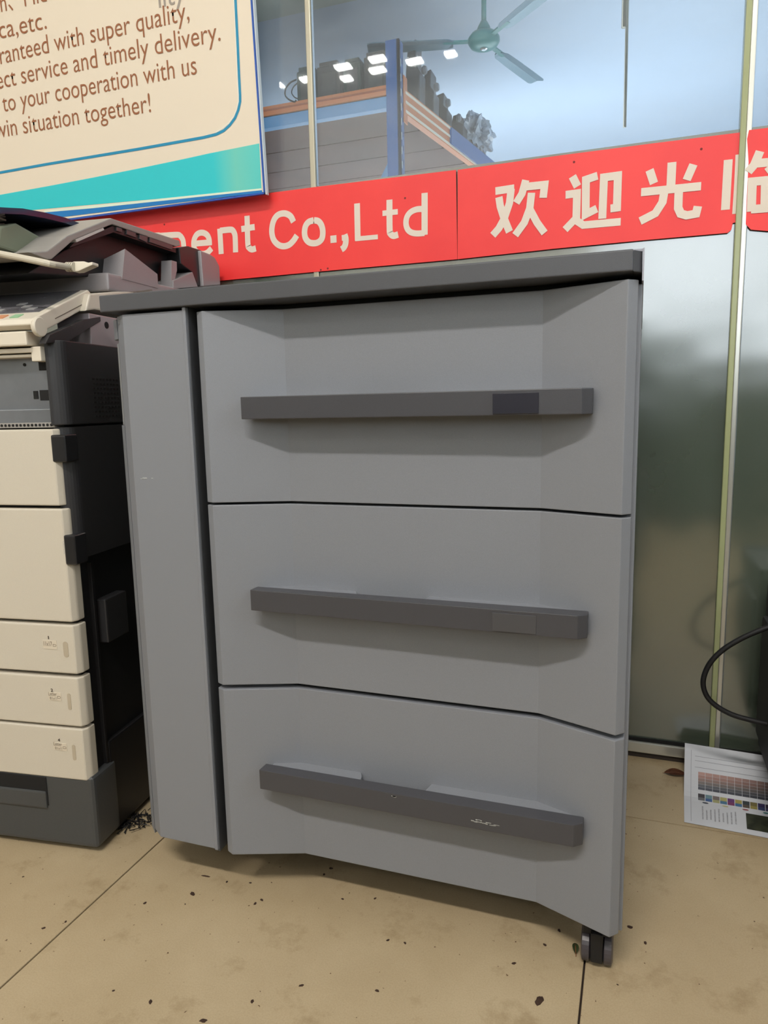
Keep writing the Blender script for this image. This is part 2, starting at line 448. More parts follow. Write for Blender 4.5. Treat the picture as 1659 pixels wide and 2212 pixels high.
# scratch marks that expose bright plastic on the bottom handle
hh = [c for c in d3.children if c.name.startswith('handle')][0]
sc = mat('scuff', (176, 176, 170), 0.6, mottle=0.4, mscale=200)
bm = bmesh.new(); random.seed(5)
for k in range(12):
    x = 0.415 + random.random() * 0.036; z = 0.2355 - (x - 0.415) * 0.05 + random.uniform(-.002, .002); l = random.uniform(.003, .009)
    box(bm, x, x + l, -0.0098, -0.0085, z, z + random.uniform(.0004, .0012))
for k in range(5):
    x = 0.292 + random.random() * 0.006; box(bm, x, x + .003, -0.0084, -0.0070, 0.2505 + random.uniform(-.001, .001), 0.2517)
obj('scuff_mark', bm, sc, hh)['kind'] = 'stuff'
scuffs(col, -0.122, -0.0001, 0.729, 5, mat('scuff_pale', (178, 180, 180), 0.5))
# lid
lid = obj('lid', bx(-0.183, 0.6172, -0.0078, BK + 0.005, 0.9942, 1.020, w=0.0022, seg=3), lidgrey, cab)
obj('corner_post', prism([(0.6172, -0.004), (0.6275, 0.010), (0.6275, BK), (0.6172, BK)], 'z', 0.9942, 1.0195, w=0.001), lidgrey, lid)
bm = bmesh.new()
box(bm, 0.6278, 0.6298, 0.006, BK, 0.984, 1.0225); box(bm, -0.10, 0.6298, 0.010, 0.0125, 1.019, 1.0225)
obj('clear_rim', bm, rim_m, lid)
obj('screw', lathe(bmesh.new(), [(0.0016, 0), (0.0016, -0.002)], 10, 'y', (0.5985, 0.0545, 0.9885)), screw_m, cab)
obj('screw', lathe(bmesh.new(), [(0.0016, 0), (0.0016, -0.002)], 10, 'y', (0.6035, 0.0545, 0.9885)), screw_m, cab)
# casters
def caster(x, y):
    c_ = obj('caster', bx(x - 0.021, x + 0.021, y - 0.012, y + 0.045, 0.052, 0.082, w=0.002), rubber, cab)
    obj('fork', bx(x - 0.009, x + 0.009, y - 0.020, y + 0.030, 0.012, 0.060, w=0.003), rubber, c_)
    for s in (-1, 1):
        bm = lathe(bmesh.new(), [(0.020, -0.007), (0.026, -0.005), (0.026, 0.005), (0.020, 0.007)], 28, 'x', (x + s * 0.016, y + 0.005, 0.026))
        obj('wheel', bm, wheel_m, c_)
caster(0.594, 0.055); caster(-0.13, 0.24); caster(0.594, 0.60); caster(-0.13, 0.60)

# ------------------------------------------------------------------ copier on the left (local x right, y back, z up; turned 7 degrees)
cop = thing('office_copier', 'cream and black office copier with paper trays, left of the grey cabinet', 'copier', (-0.335, 0.03, 0), math.radians(7))
U = 0.012
XL = -0.58
obj('body', bx(XL, 0.006, 0.030, 0.64, 0.02, 0.965, w=0.006), black_d, cop)
fr = obj('front_frame', bx(XL, 0.004, 0.012, 0.04, 0.15, 0.812, w=0.002), hole_m, cop)
bs = obj('base', bx(XL, 0.018, -0.002, 0.075, 0.012, 0.158, w=0.010, seg=3), base_m, cop)
obj('lower_body', bx(XL, 0.015, 0.06, 0.62, 0.012, 0.20, w=0.004), black_d, cop)
obj('foot_recess', bx(XL + .02, -0.082, -0.0035, 0.01, 0.092, 0.150, w=0.001), hole_m, bs)
bm = bx(XL + .02, -0.084, -0.006, 0.006, 0.086, 0.122, w=0.004); obj('grip_bar', bm, base_m, bs)

def front_panel(name, z0, z1, y0=-0.004, parent=cop, xr=0.0062):
    ch = 0.008
    pr = [(XL, y0), (xr, y0), (xr + 0.0068, y0 + 0.011), (xr + 0.0068, y0 + 0.03), (XL, y0 + 0.03)]
    return obj(name, prism(pr, 'z', z0, z1, w=0.0035, seg=3), cream, parent)
front_panel('upper_door', 0.6745, 0.8100, xr=0.000)
front_panel('lower_door', 0.4610, 0.6690, xr=0.005)
TR = [(0.3620, 0.4550), (0.2595, 0.3550), (0.1520, 0.2545)]
trays = [front_panel('paper_tray', a, b_) for a, b_ in TR]
YF = -0.0043
for k, (t, (a, b_)) in enumerate(zip(trays, TR)):
    g = [[(-0.017, 0.424), (-0.007, 0.424), (-0.009, 0.394), (-0.019, 0.393)], [(-0.018, 0.324), (-0.011, 0.324), (-0.011, 0.292), (-0.018, 0.292)], [(-0.018, 0.223), (-0.011, 0.224), (-0.011, 0.192), (-0.018, 0.192)]][k]
    x0, x1 = g[0][0], g[1][0]; z1, z0 = g[0][1], g[2][1]
    r = (x1 - x0) / 2; xc = (x0 + x1) / 2; pts = []
    for q in range(9): pts.append((xc + r * math.cos(math.pi * q / 8), z1 - r + r * math.sin(math.pi * q / 8)))
    for q in range(9): pts.append((xc - r * math.cos(math.pi * q / 8), z0 + r - r * math.sin(math.pi * q / 8)))
    obj('level_slot', prism(pts, 'y', YF - 0.0004, YF + 0.001), mat('slot_beige', (178, 166, 146), 0.4), t)
    lab = [[(-0.059, 0.425), (-0.03, 0.426), (-0.03, 0.408), (-0.059, 0.407)], [(-0.058, 0.324), (-0.031, 0.324), (-0.028, 0.308), (-0.058, 0.308)], [(-0.057, 0.224), (-0.029, 0.223), (-0.027, 0.209), (-0.056, 0.208)]][k]
    lx0, lx1, lz0, lz1 = lab[0][0], lab[1][0], lab[2][1], lab[0][1]
    obj('label_plate', bx(lx0, lx1, YF - 0.0005, YF + 0.001, lz0, lz1, w=0.0003), mat('label_plate_cream', (208, 197, 178), 0.35), t)
    nx = [[(-0.047, 0.427), (-0.044, 0.433)], [(-0.052, 0.325), (-0.047, 0.331)], [(-0.047, 0.227), (-0.042, 0.233)]][k]
    w_ = 0.0050
    lettering('124'[k], (nx[0][0], nx[0][1]), (nx[0][0] + (w_ * .32 if k == 0 else w_), nx[0][1]), 0.0062, YF - 0.0004, print_d, t, 0.01)
    if k == 0:
        lettering('11x17', (lx0 + .002, lz0 + .006), (lx0 + .019, lz0 + .006), 0.0085, YF - 0.0007, print_m, t)
    else:
        lettering('Letter', (lx0 + .001, lz0 + .0095), (lx0 + .018, lz0 + .0095), 0.007, YF - 0.0007, print_m, t)
        lettering('8½x11', (lx0 + .003, lz0 + .002), (lx0 + .018, lz0 + .002), 0.0052, YF - 0.0007, print_m, t)
    bm = bmesh.new(); cx, cz = lx1 - .0045, lz0 + (lz1 - lz0) * .45
    loop = [(cx - .003, cz - .002), (cx + .002, cz - .002), (cx + .0035, cz), (cx + .002, cz + .002), (cx - .003, cz + .002), (cx - .003, cz - .002)]
    stroke(bm, loop, 0.0007, YF - 0.0007); obj('paper_symbol', bm, print_m, t)

# interior behind the missing upper front cover: zinc sheet and openings
inner = obj('inner_sheet', bx(XL, -0.008, 0.018, 0.05, 0.818, 0.935, w=0.001), silver, cop)
for px in ([(-0.029, 0.938), (-0.01, 0.937), (-0.013, 0.912), (-0.031, 0.912)], [(-0.032, 0.878), (-0.01, 0.877), (-0.012, 0.86), (-0.034, 0.86)], [(-0.046, 0.877), (-0.038, 0.876), (-0.04, 0.863), (-0.047, 0.863)], [(-0.019, 0.844), (-0.004, 0.843), (-0.007, 0.819), (-0.022, 0.819)]):
    xs = [p[0] for p in px]; zs = [p[1] for p in px]
    obj('opening', bx(min(xs), max(xs), 0.0165, 0.03, min(zs), max(zs), w=0.0005), hole_m, inner)
q = [(-0.06, 0.923)][0]
obj('opening', lathe(bmesh.new(), [(0.0028, 0.0168), (0.0028, 0.03)], 14, 'y', (q[0], 0, q[1])), hole_m, inner)
obj('ledge', bx(XL, -0.004, 0.008, 0.03, 0.8195, 0.845, w=0.0015), silver, cop)
pf = obj('perforated_strip', bx(XL, 0.0, 0.004, 0.03, 0.8125, 0.8215, w=0.0008), warmgrey, cop)
for k in range(15):
    obj('perforation', lathe(bmesh.new(), [(0.0024, 0.0030), (0.0024, 0.012)], 10, 'y', (-0.006 - 0.0078 * k, 0, 0.8172)), hole_m, pf)
# black side covers with rounded front corner
def side_cover(name, z0, z1, x_out, y_front, mat_, zfun=None):
    pts = []
    R = 0.026
    for k in range(9):
        a = math.pi / 2 * k / 8
        pts.append((x_out - R + R * math.sin(a), y_front + R - R * math.cos(a)))
    pts = [(-0.004, y_front)] + pts + [(x_out, 0.60), (-0.004, 0.60)]
    return obj(name, prism(pts, 'z', z0, z1, w=0.002), mat_, cop, smooth=False)
uc = side_cover('upper_side_cover', 0.8165, 0.962, 0.0240, 0.000, black_p)
lc = side_cover('lower_side_cover', 0.575, 0.8125, 0.0225, 0.006, black_p)
for r_ in range(9):
    for c_ in range(8):
        bm = bmesh.new(); y = 0.088 + c_ * 0.0105; z = 0.828 + r_ * 0.0085
        box(bm, 0.0232, 0.0246, y, y + 0.0065, z, z + 0.0035)
        obj('vent_slot', bm, hole_m, uc)
# finger clips on the edge between doors and side cover
for a, b_, z0, z1 in ((-0.004, 0.026, 0.752, 0.800), (0.004, 0.028, 0.568, 0.622)):
    obj('finger_clip', bx(a, b_ - 0.001, -0.0055, 0.03, z0, z1, w=0.004, seg=3), mat('clip_black', (30, 30, 32), 0.35), cop)
cl = [(0.024, 0.62), (0.027, 0.583)]
lettering('CAUTION', (0.0075, 0), (0.0305, 0), 0.0028, 0, mat('clip_print', (150, 150, 150), 0.5), cop).matrix_local = Matrix.Translation((0.0075, -0.0106, 0.620)) @ Matrix.Rotation(math.radians(90), 4, 'Y') @ Matrix.Translation((0, 0, -0.001))
ob = obj('flank_rail', bx(0.004, 0.014, 0.052, 0.058, 0.16, 0.56, w=0.001), black_d, cop)
obj('connector_box', bx(0.004, 0.026, 0.070, 0.140, 0.398, 0.484, w=0.003), black_p, cop)
# bracket with a round hole, and cream scanner body
br = obj('hinge_bracket', bx(-0.06, 0.010, 0.115, 0.55, 0.960, 1.020, w=0.002), bracket_m, cop)
q = [(0.167, 1.003)][0]
obj('round_hole', lathe(bmesh.new(), [(0.0065, 0.0085), (0.0065, 0.0108)], 20, 'x', (0, q[0], q[1])), hole_m, br)
obj('hinge_plate', prism([(-0.019, 0.954), (-0.005, 0.97), (0.091, 1.005), (0.144, 1.016), (0.144, 1.008), (0.099, 0.988), (0.067, 0.973), (0.045, 0.963)], 'x', 0.000, 0.014, w=0.001), black_p, cop)
sb = obj('scanner_body', prism([(0.103, 1.022), (0.119, 1.055), (0.182, 1.067), (0.344, 1.099), (0.337, 1.042), (0.212, 1.035), (0.182, 1.028), (0.131, 1.028)], 'x', U, XL, w=0.003), cream_side, cop)
# control panel: a sloping slab seen from its end
pp = [(0.008, 0.98), (0.142, 1.039), (0.141, 1.06), (0.133, 1.065), (-0.026, 0.995), (-0.031, 0.985), (-0.019, 0.978)]
cp = obj('control_panel', prism(pp, 'x', 0.0, XL, w=0.003, seg=3), cream_side, cop)
q = [(-0.016, 0.982)][0]
obj('pivot_disc', lathe(bmesh.new(), [(0.0150, -0.002), (0.0165, 0.002), (0.0165, 0.005), (0.0150, 0.0065)], 32, 'x', (0, q[0], q[1])), cream_side, cp)
t0, t1 = Vector((0, *pp[4])), Vector((0, *pp[3]))
dirp = (t1 - t0).normalized(); nrm = Vector((0, -dirp.z, dirp.y)); Lp = (t1 - t0).length
def on_panel(name, a0, a1, x0, x1, m_, th=0.0012, w=0.0003, lift=0.0):
    bm = bmesh.new(); vs = box(bm, x0, x1, 0, 1, 0, 1)
    for v in bm.verts:
        v.co = Vector((v.co.x, 0, 0)) + t0 + dirp * (a0 + (a1 - a0) * v.co.y) + nrm * (lift + (th * v.co.z - 0.0003))
    return obj(name, bm, m_, cp)
on_panel('touch_screen', Lp * 0.22, Lp * 0.97, XL + .05, -0.014, mat('glossy_screen', (118, 116, 120), 0.12, mottle=0.2, mscale=30))
for k, cc in enumerate(((150, 190, 150), (214, 150, 110), (220, 190, 110), (150, 170, 200))):
    on_panel('button', Lp * 0.05, Lp * 0.15, -0.052 - k * 0.03, -0.036 - k * 0.03, mat('button_%d' % k, cc, 0.4), 0.002)
for k in range(5):
    on_panel('key', Lp * (0.30 + .1 * (k % 3)), Lp * (0.37 + .1 * (k % 3)), -0.05 - 0.022 * k, -0.034 - 0.022 * k, mat('key_grey', (170, 168, 166), 0.3), 0.0022)
obj('panel_seam', prism([(pp[0][0] + .022, pp[0][1] + .020), (pp[1][0] - .01, pp[1][1] + .004), (pp[1][0] - .0115, pp[1][1] + .0055), (pp[0][0] + .022, pp[0][1] + .0215)], 'x', 0.0002, 0.0005), print_m, cp)
# cream strips under the panel
st = [(-0.1, 0.966), (-0.023, 0.977), (0.006, 0.954)]
obj('trim_strip', bx(XL, -0.018, -0.024, 0.05, 0.952, 0.976, w=0.003), cream_side, cop)
obj('trim_strip', bx(XL, -0.020, -0.012, 0.05, 0.941, 0.949, w=0.002), cream_side, cop)
obj('trim_strip', bx(XL, -0.022, -0.006, 0.05, 0.934, 0.939, w=0.001), cream_side, cop)
obj('end_block', bx(-0.023, -0.004, -0.010, 0.03, 0.926, 0.951, w=0.002), cream_side, cop)
# document feeder on top
dl = obj('platen_lid', prism([(0.18, 1.069), (0.18, 1.104), (0.40, 1.113), (0.68, 1.125), (0.68, 1.085)], 'x', U, XL, w=0.006, seg=3), adf_m, cop)
tri = [(0.246, 1.16), (0.366, 1.131), (0.366, 1.101), (0.228, 1.099)]
bm = bmesh.new()
A = [bm.verts.new((0.013, y, z)) for y, z in tri]
Bk = [bm.verts.new((-0.02, y, z)) for y, z in tri[1:3]]
L0 = bm.verts.new((-0.120, tri[3][0] - 0.01, 1.102)); L2 = bm.verts.new((-0.120, tri[3][0] + 0.14, 1.102))
bm.faces.new(A); bm.faces.new((A[0], A[3], L0)); bm.faces.new((A[0], L0, L2, A[1])); bm.faces.new((A[1], L2, A[2])); bm.faces.new((A[2], L2, L0, A[3]))
for v in Bk: bm.verts.remove(v)
bevel(bm, 0.0015); obj('paper_wedge', bm, adf_m, cop)
flap_out = [(-0.027, 1.101), (0.018, 1.112), (0.041, 1.126), (0.078, 1.15), (0.219, 1.213), (0.492, 1.228), (0.496, 1.217), (0.477, 1.211), (0.222, 1.202), (0.094, 1.145), (0.03, 1.1), (0.016, 1.098)]
flp = obj('feeder_flap', prism(flap_out, 'x', 0.004, -0.30, w=0.002), warmgrey, cop)
obj('dark_liner', prism([(0.102, 1.143), (0.228, 1.2), (0.48, 1.208), (0.479, 1.198), (0.23, 1.189), (0.087, 1.131)], 'x', 0.000, -0.28), black_d, flp)
obj('inner_lip', prism([(0.101, 1.148), (0.19, 1.188), (0.193, 1.185), (0.104, 1.144)], 'x', 0.0042, -0.2), mat('pale_lip', (200, 196, 190), 0.4), flp)
for px in ([(0.238, 1.201), (0.257, 1.202), (0.256, 1.194), (0.237, 1.193)], [(0.274, 1.204), (0.308, 1.205), (0.307, 1.195), (0.273, 1.194)], [(0.322, 1.205), (0.355, 1.207), (0.349, 1.194), (0.321, 1.195)], [(0.362, 1.207), (0.462, 1.212), (0.456, 1.2), (0.361, 1.197)]):
    obj('roller_clip', prism(px, 'x', 0.003, -0.03, w=0.0008), mat('clip_grey', (74, 70, 72), 0.3), flp)
obj('feeder_core', prism([(0.008, 1.075), (0.114, 1.134), (0.262, 1.201), (0.529, 1.216), (0.634, 1.214), (0.651, 1.143), (0.4, 1.109), (0.258, 1.108)], 'x', -0.03, XL + .1, w=0.002), mat('feeder_black', (16, 16, 17), 0.5), cop)
obj('feeder_end_cover', prism([(0.489, 1.211), (0.535, 1.224), (0.602, 1.228), (0.601, 1.143), (0.571, 1.138), (0.546, 1.166), (0.493, 1.176)], 'x', 0.004, -0.32, w=0.002), mat('feeder_shell', (36, 36, 38), 0.35), cop)
obj('feeder_end_block', prism([(0.582, 1.223), (0.632, 1.224), (0.66, 1.221), (0.684, 1.204), (0.684, 1.156), (0.586, 1.138)], 'x', 0.012, -0.32, w=0.003), adf_m, cop)
obj('divider', prism([(0.445, 1.175), (0.469, 1.176), (0.468, 1.157), (0.444, 1.114), (0.435, 1.113)], 'x', 0.006, -0.02, w=0.0006), adf_m, cop)
obj('small_wedge', prism([(0.439, 1.129), (0.534, 1.164), (0.558, 1.133), (0.437, 1.111)], 'x', 0.011, -0.10, w=0.001), adf_m, cop)
obj('output_tray', prism([(-0.009, 1.158), (0.05, 1.172), (0.144, 1.151), (0.127, 1.138), (0.048, 1.155), (-0.011, 1.14)], 'x', -0.10, -0.42, w=0.002), warmgrey, cop)
for k in range(3):
    obj('tray_rib', bx(-0.40, -0.104, -0.02 + .0 * k, 0.06, 1.178 + .006 * k, 1.181 + .006 * k), cream_side, cop)
obj('document_guide', prism([(-0.02, 1.115), (-0.01, 1.15), (0.03, 1.165), (0.09, 1.155), (0.12, 1.12), (0.10, 1.112)], 'x', -0.06, -0.09, w=0.004), mat('olive_grey', (118, 124, 104), 0.5), cop)
# curved dark acrylic stopper behind the tray
arc = [(-0.018, 1.178), (0.038, 1.19), (0.093, 1.197), (0.151, 1.202), (0.21, 1.202)]
bm = bmesh.new()
prism(arc + [(a, b_ - 0.010) for a, b_ in reversed(arc)], 'x', -0.05, -0.34, bm)
obj('acrylic_cover', bm, mat('dark_blue_acrylic', (38, 46, 72), 0.08), cop)

# the cable lying on the copier
cb = bmesh.new()
def C2W(p):
    a = math.radians(7); return Vector((-0.335 + p[0] * math.cos(a) - p[1] * math.sin(a), 0.03 + p[0] * math.sin(a) + p[1] * math.cos(a), p[2]))
cpx = [(*q, v) for v, (q,) in ((-0.06, [(-0.075, 1.103)]), (-0.05, [(-0.049, 1.1)]), (-0.035, [(-0.045, 1.1)]), (-0.04, [(-0.006, 1.091)]), (-0.04, [(0.028, 1.083)]), (-0.03, [(0.05, 1.078)]), (0.03, [(0.034, 1.086)]))]
tube(cb, spline([C2W((x, v, z)) for x, z, v in cpx], 4), 0.0055, 12)
lead = tag(obj('network_cable', cb, mat('cable_beige', (196, 188, 170), 0.45)), 'beige cable with plug lying across the top of the cream copier', 'cable')
cb = bmesh.new(); q = cpx[-1]
cpd = [(0.025, 1.088), (0.033, 1.087), (0.041, 1.087), (0.043, 1.088)]
ctr = [C2W((x, 0.04, z)) for x, z in cpd]
for k in range(4):
    a = ctr[0].lerp(ctr[2], k / 4 + .02); b_ = ctr[0].lerp(ctr[2], k / 4 + .17); tube(cb, [a, b_], 0.0082, 12)
obj('strain_relief', cb, mat('cable_beige', (0, 0, 0)), lead)
pg = [(0.036, 1.097), (0.058, 1.096), (0.062, 1.093), (0.074, 1.094), (0.074, 1.089), (0.045, 1.08), (0.034, 1.08)]
bm = prism(pg, 'y', 0.042, 0.060, w=0.0015)
for v in bm.verts: v.co = C2W(v.co)
obj('plug', bm, mat('plug_cream', (222, 214, 196), 0.4), lead)

# ------------------------------------------------------------------ sign board (top left), leaning out slightly
sg = thing('sign_board', 'cream company sign board with brown lettering and teal wave, hanging top left', 'sign', (-0.259, 0.700, 1.363))
sg.rotation_euler = (math.atan(0.0525), 0, 0)
SL, ST = -1.75, 1.35
cream_print = mat('cream_print', (232, 218, 196), 0.45)
teal = None
def teal_material():
    M = bpy.data.materials.new('teal_print'); M.use_nodes = True
    nt = M.node_tree; N = nt.nodes; L = nt.links; b = N['Principled BSDF']; b.inputs['Roughness'].default_value = 0.4
    tc = N.new('ShaderNodeTexCoord'); sp = N.new('ShaderNodeSeparateXYZ'); L.new(tc.outputs['Object'], sp.inputs[0])
    r = N.new('ShaderNodeValToRGB'); mr = N.new('ShaderNodeMapRange'); mr.inputs['From Min'].default_value = -0.14; mr.inputs['From Max'].default_value = 0.0
    L.new(sp.outputs['X'], mr.inputs['Value']); L.new(mr.outputs[0], r.inputs['Fac'])
    r.color_ramp.elements[0].color = (*lin((40, 200, 206)), 1); r.color_ramp.elements[1].color = (*lin((84, 204, 198)), 1)
    e = r.color_ramp.elements.new(0.45); e.color = (*lin((110, 206, 190)), 1)
    L.new(r.outputs[0], b.inputs['Base Color']); return M
teal = teal_material()
blue_p = mat('blue_print', (20, 140, 180), 0.4); blue_f = mat('blue_frame', (30, 84, 176), 0.35)
white_p = mat('white_print', (226, 236, 214), 0.4); brown_p = mat('brown_print', (152, 94, 58), 0.5)
grey_p = mat('grey_print', (160, 150, 138), 0.5); blue2 = mat('sea_blue_print', (16, 120, 190), 0.4)
obj('board', bx(SL, -0.004, 0.0, 0.007, 0.004, ST), cream_print, sg)
bm = bmesh.new(); box(bm, -0.0042, -0.001, -0.0015, 0.009, -0.001, ST); box(bm, SL, -0.001, -0.0015, 0.009, -0.001, 0.003)
obj('frame', bm, blue_f, sg)
obj('acrylic_edge', bx(-0.001, 0.0025, 0.002, 0.014, -0.002, ST, w=0.001), mat('clear_edge', (206, 214, 216), 0.15), sg)
def flat(name, pts, y, m_):
    bm = bmesh.new(); prism(pts, 'y', y, y + 0.0006, bm); return obj(name, bm, m_, sg)
flat('wave_print', [(-1.6317, 0.0733), (-1.2132, 0.0857), (-0.8449, 0.0906), (-0.6761, 0.0935), (-0.5164, 0.0973), (-0.3651, 0.102), (-0.2217, 0.1075), (-0.1527, 0.1108), (-0.0073, 0.1153), (-0.0094, 0.0117), (-0.2596, 0.02), (-0.8539, 0.0433), (-1.6353, 0.061)], -0.0006, teal)
flat('stripe_print', [(-0.693, 0.0326), (-0.0093, 0.0128), (-0.0083, 0.0084), (-0.5277, 0.0212), (-0.6938, 0.0278)], -0.0012, white_p)
flat('band_print', [(-1.4214, 0.0585), (-0.6938, 0.0278), (-0.5277, 0.0212), (-0.0083, 0.0084), (-0.0075, 0.0029), (-0.2329, 0.0058), (-0.6088, 0.0094), (-1.4313, 0.0209)], -0.0010, blue2)
bm = bmesh.new()
stroke(bm, [(-0.0438, 0.4546), (-0.0448, 0.4156), (-0.0469, 0.3365), (-0.0494, 0.2661), (-0.0501, 0.2303), (-0.0514, 0.215), (-0.0582, 0.1974), (-0.0688, 0.1812), (-0.0844, 0.1677), (-0.1025, 0.1575), (-0.1243, 0.152), (-0.1623, 0.1497), (-0.3592, 0.1484), (-0.6667, 0.1494), (-0.8339, 0.1482), (-1.1978, 0.1507)], 0.0066, -0.0008)
obj('border_line', bm, blue_p, sg)
bm = bmesh.new()
stroke(bm, [(-0.0487, 0.4555), (-0.0498, 0.4165), (-0.0519, 0.3374), (-0.0545, 0.2669), (-0.0552, 0.2311), (-0.0565, 0.2158), (-0.0631, 0.2002), (-0.0723, 0.1859), (-0.0879, 0.1724), (-0.106, 0.1633), (-0.1266, 0.1566)], 0.0022, -0.0006)
obj('border_highlight', bm, mat('white_print2', (240, 238, 226), 0.4), sg)
LN = [('an、Mid', [(-0.7789, 0.5395), (-0.5983, 0.5358)], 0), ('ica,etc.', [(-0.7843, 0.4777), (-0.6088, 0.4737)], 0), ('ranteed with super quality,', [(-0.7794, 0.4167), (-0.1743, 0.4162)], 0),
      ('ect service and timely delivery.', [(-0.8023, 0.358), (-0.0926, 0.3564)], 0), ('to your cooperation with us', [(-0.7917, 0.2992), (-0.1659, 0.2948)], 0),
      ('win situation together!', [(-0.8306, 0.2371), (-0.31, 0.2296)], 0)]
for s, (a, b_), _ in LN:
    lettering(s, a, b_, 0.0440, -0.0010, brown_p, sg, offset=-0.005)
a, b_ = [(-0.2584, 0.4579), (-0.1831, 0.4571)]
lettering('lity', a, b_, 0.0440, -0.0008, grey_p, sg, offset=0.0)

# ------------------------------------------------------------------ red adhesive banners
def red_material():
    M = mat('red_vinyl', (246, 58, 54), 0.42, mottle=0.12, mscale=5, alt=(236, 50, 50))
    return M
red = red_material(); letter_m = mat('letter_beige', (226, 212, 196), 0.5, mottle=0.05, mscale=4)
YB = 0.7345
def banner(name, pts, label):
    r = thing(name, label, 'banner', (0, 0, 0), 0, 'red welcome banner strips')
    obj('vinyl', prism(pts, 'y', YB, YB + 0.0012), red, r); return r
top = lambda: None
b1 = banner('red_banner', [(-1.30, 1.3745)] + [(-0.5159, 1.3742), (-0.2775, 1.3739), (-0.1399, 1.3734), (0.2163, 1.3694), (0.2184, 1.1723), (-0.1426, 1.1729), (-0.4159, 1.1723)] + [(-1.30, 1.176)], 'red banner strip with beige company lettering, left part behind the copier')
b2 = banner('red_banner', [(0.2201, 1.3689), (0.4397, 1.3706), (0.6299, 1.3699), (0.8119, 1.3683), (0.8122, 1.3288), (0.8124, 1.2889), (0.81, 1.2688), (0.8135, 1.2487), (0.8104, 1.2266), (0.8128, 1.2111), (0.8101, 1.1969), (0.799, 1.1944), (0.797, 1.1818), (0.7904, 1.1761), (0.6361, 1.1768), (0.4425, 1.1761), (0.219, 1.1723)], 'red banner strip with beige Chinese characters, between the seam and the glass joint')
b3 = banner('red_banner', [(p[0], p[1]) for p in [(0.8202, 1.3706), (0.8542, 1.3702)]] + [(1.6, 1.378), (1.6, 1.181)] + [(0.8647, 1.1725), (0.8332, 1.1783), (0.8232, 1.1901), (0.8225, 1.2388), (0.8224, 1.3098), (0.8176, 1.3544)], 'red banner strip with torn corner, right of the glass joint')
SW = 0.0165
def glyph(parent, strokes, name='character'):
    bm = bmesh.new()
    for k, (w, pts) in enumerate(strokes):
        if name == 'letter' and len(pts) > 3: pts = [(p.x, p.z) for p in spline([(a, 0, b_) for a, b_ in pts], 5)]
        stroke(bm, pts, SW * w, YB - 0.0006 - k * 0.00015)
    return obj(name, bm, letter_m, parent)
lw = 0.92
def arc(cx, cz, rx, rz, a0, a1, n=18, sh=0.0):
    return [(cx + rx * math.cos(math.radians(a0 + (a1 - a0) * i / n)), cz + rz * math.sin(math.radians(a0 + (a1 - a0) * i / n)) + sh * rx * math.cos(math.radians(a0 + (a1 - a0) * i / n))) for i in range(n + 1)]
glyph(b1, [(lw, [(-0.6992, 1.3129), (-0.6992, 1.2513)]), (lw, [(-0.7039, 1.3078), (-0.6637, 1.3077), (-0.6452, 1.299), (-0.6403, 1.2855), (-0.6405, 1.2507)]), (lw, [(-0.6438, 1.2989), (-0.6337, 1.3056), (-0.6014, 1.3036)]), (lw, [(-0.6015, 1.3023), (-0.5482, 1.2998), (-0.5374, 1.2964), (-0.5306, 1.2883), (-0.5278, 1.2774), (-0.527, 1.2452)])], 'letter')
glyph(b1, [(lw, [(-0.4952, 1.2723), (-0.4406, 1.271)]), (lw, [(-0.4476, 1.2658), (-0.4487, 1.2806), (-0.4551, 1.2917), (-0.4688, 1.2977), (-0.4832, 1.2955), (-0.493, 1.2848), (-0.4965, 1.2713), (-0.4941, 1.2583), (-0.4839, 1.2483), (-0.4699, 1.2441), (-0.4556, 1.2464), (-0.4422, 1.2558)])], 'letter')
glyph(b1, [(lw, [(-0.4147, 1.3025), (-0.4142, 1.239)]), (lw, [(-0.4141, 1.2972), (-0.384, 1.297), (-0.3755, 1.2934), (-0.371, 1.2847), (-0.37, 1.2732), (-0.371, 1.2394)])], 'letter')
glyph(b1, [(lw, [(-0.3324, 1.3259), (-0.3337, 1.2595), (-0.3309, 1.2479), (-0.3228, 1.2424), (-0.311, 1.2441)]), (lw, [(-0.3508, 1.295), (-0.3116, 1.2964)])], 'letter')
glyph(b1, [(lw, [(-0.2011, 1.2975), (-0.2093, 1.3124), (-0.2253, 1.3204), (-0.2443, 1.3184), (-0.2572, 1.3052), (-0.2631, 1.2835), (-0.2601, 1.2629), (-0.2488, 1.2487), (-0.2337, 1.2422), (-0.2171, 1.2437), (-0.2037, 1.2526), (-0.1932, 1.2647)])], 'letter')
glyph(b1, [(lw, [(-0.1455, 1.2959), (-0.1338, 1.2927), (-0.1255, 1.283), (-0.122, 1.2678), (-0.1244, 1.2522), (-0.1326, 1.244), (-0.1442, 1.2413), (-0.159, 1.2443), (-0.169, 1.2544), (-0.1719, 1.2687), (-0.1684, 1.2843), (-0.1593, 1.2933), (-0.1457, 1.2959)])], 'letter')
glyph(b1, [(lw * 1.15, [(-0.1021, 1.2463), (-0.0857, 1.2464)])], 'letter')
glyph(b1, [(lw, [(-0.064, 1.2544), (-0.0612, 1.2443), (-0.0621, 1.2326), (-0.0668, 1.2241), (-0.0736, 1.2202)]), (lw * .9, [(-0.0716, 1.2468), (-0.0594, 1.2473)])], 'letter')
glyph(b1, [(lw, [(-0.0292, 1.323), (-0.0297, 1.237)]), (lw * .72, [(-0.0361, 1.2414), (0.0226, 1.2407)])], 'letter')
glyph(b1, [(lw, [(0.0538, 1.3223), (0.0529, 1.2566), (0.0552, 1.2449), (0.0629, 1.2394), (0.0741, 1.2412)]), (lw * .82, [(0.0356, 1.2931), (0.0743, 1.2929)])], 'letter')
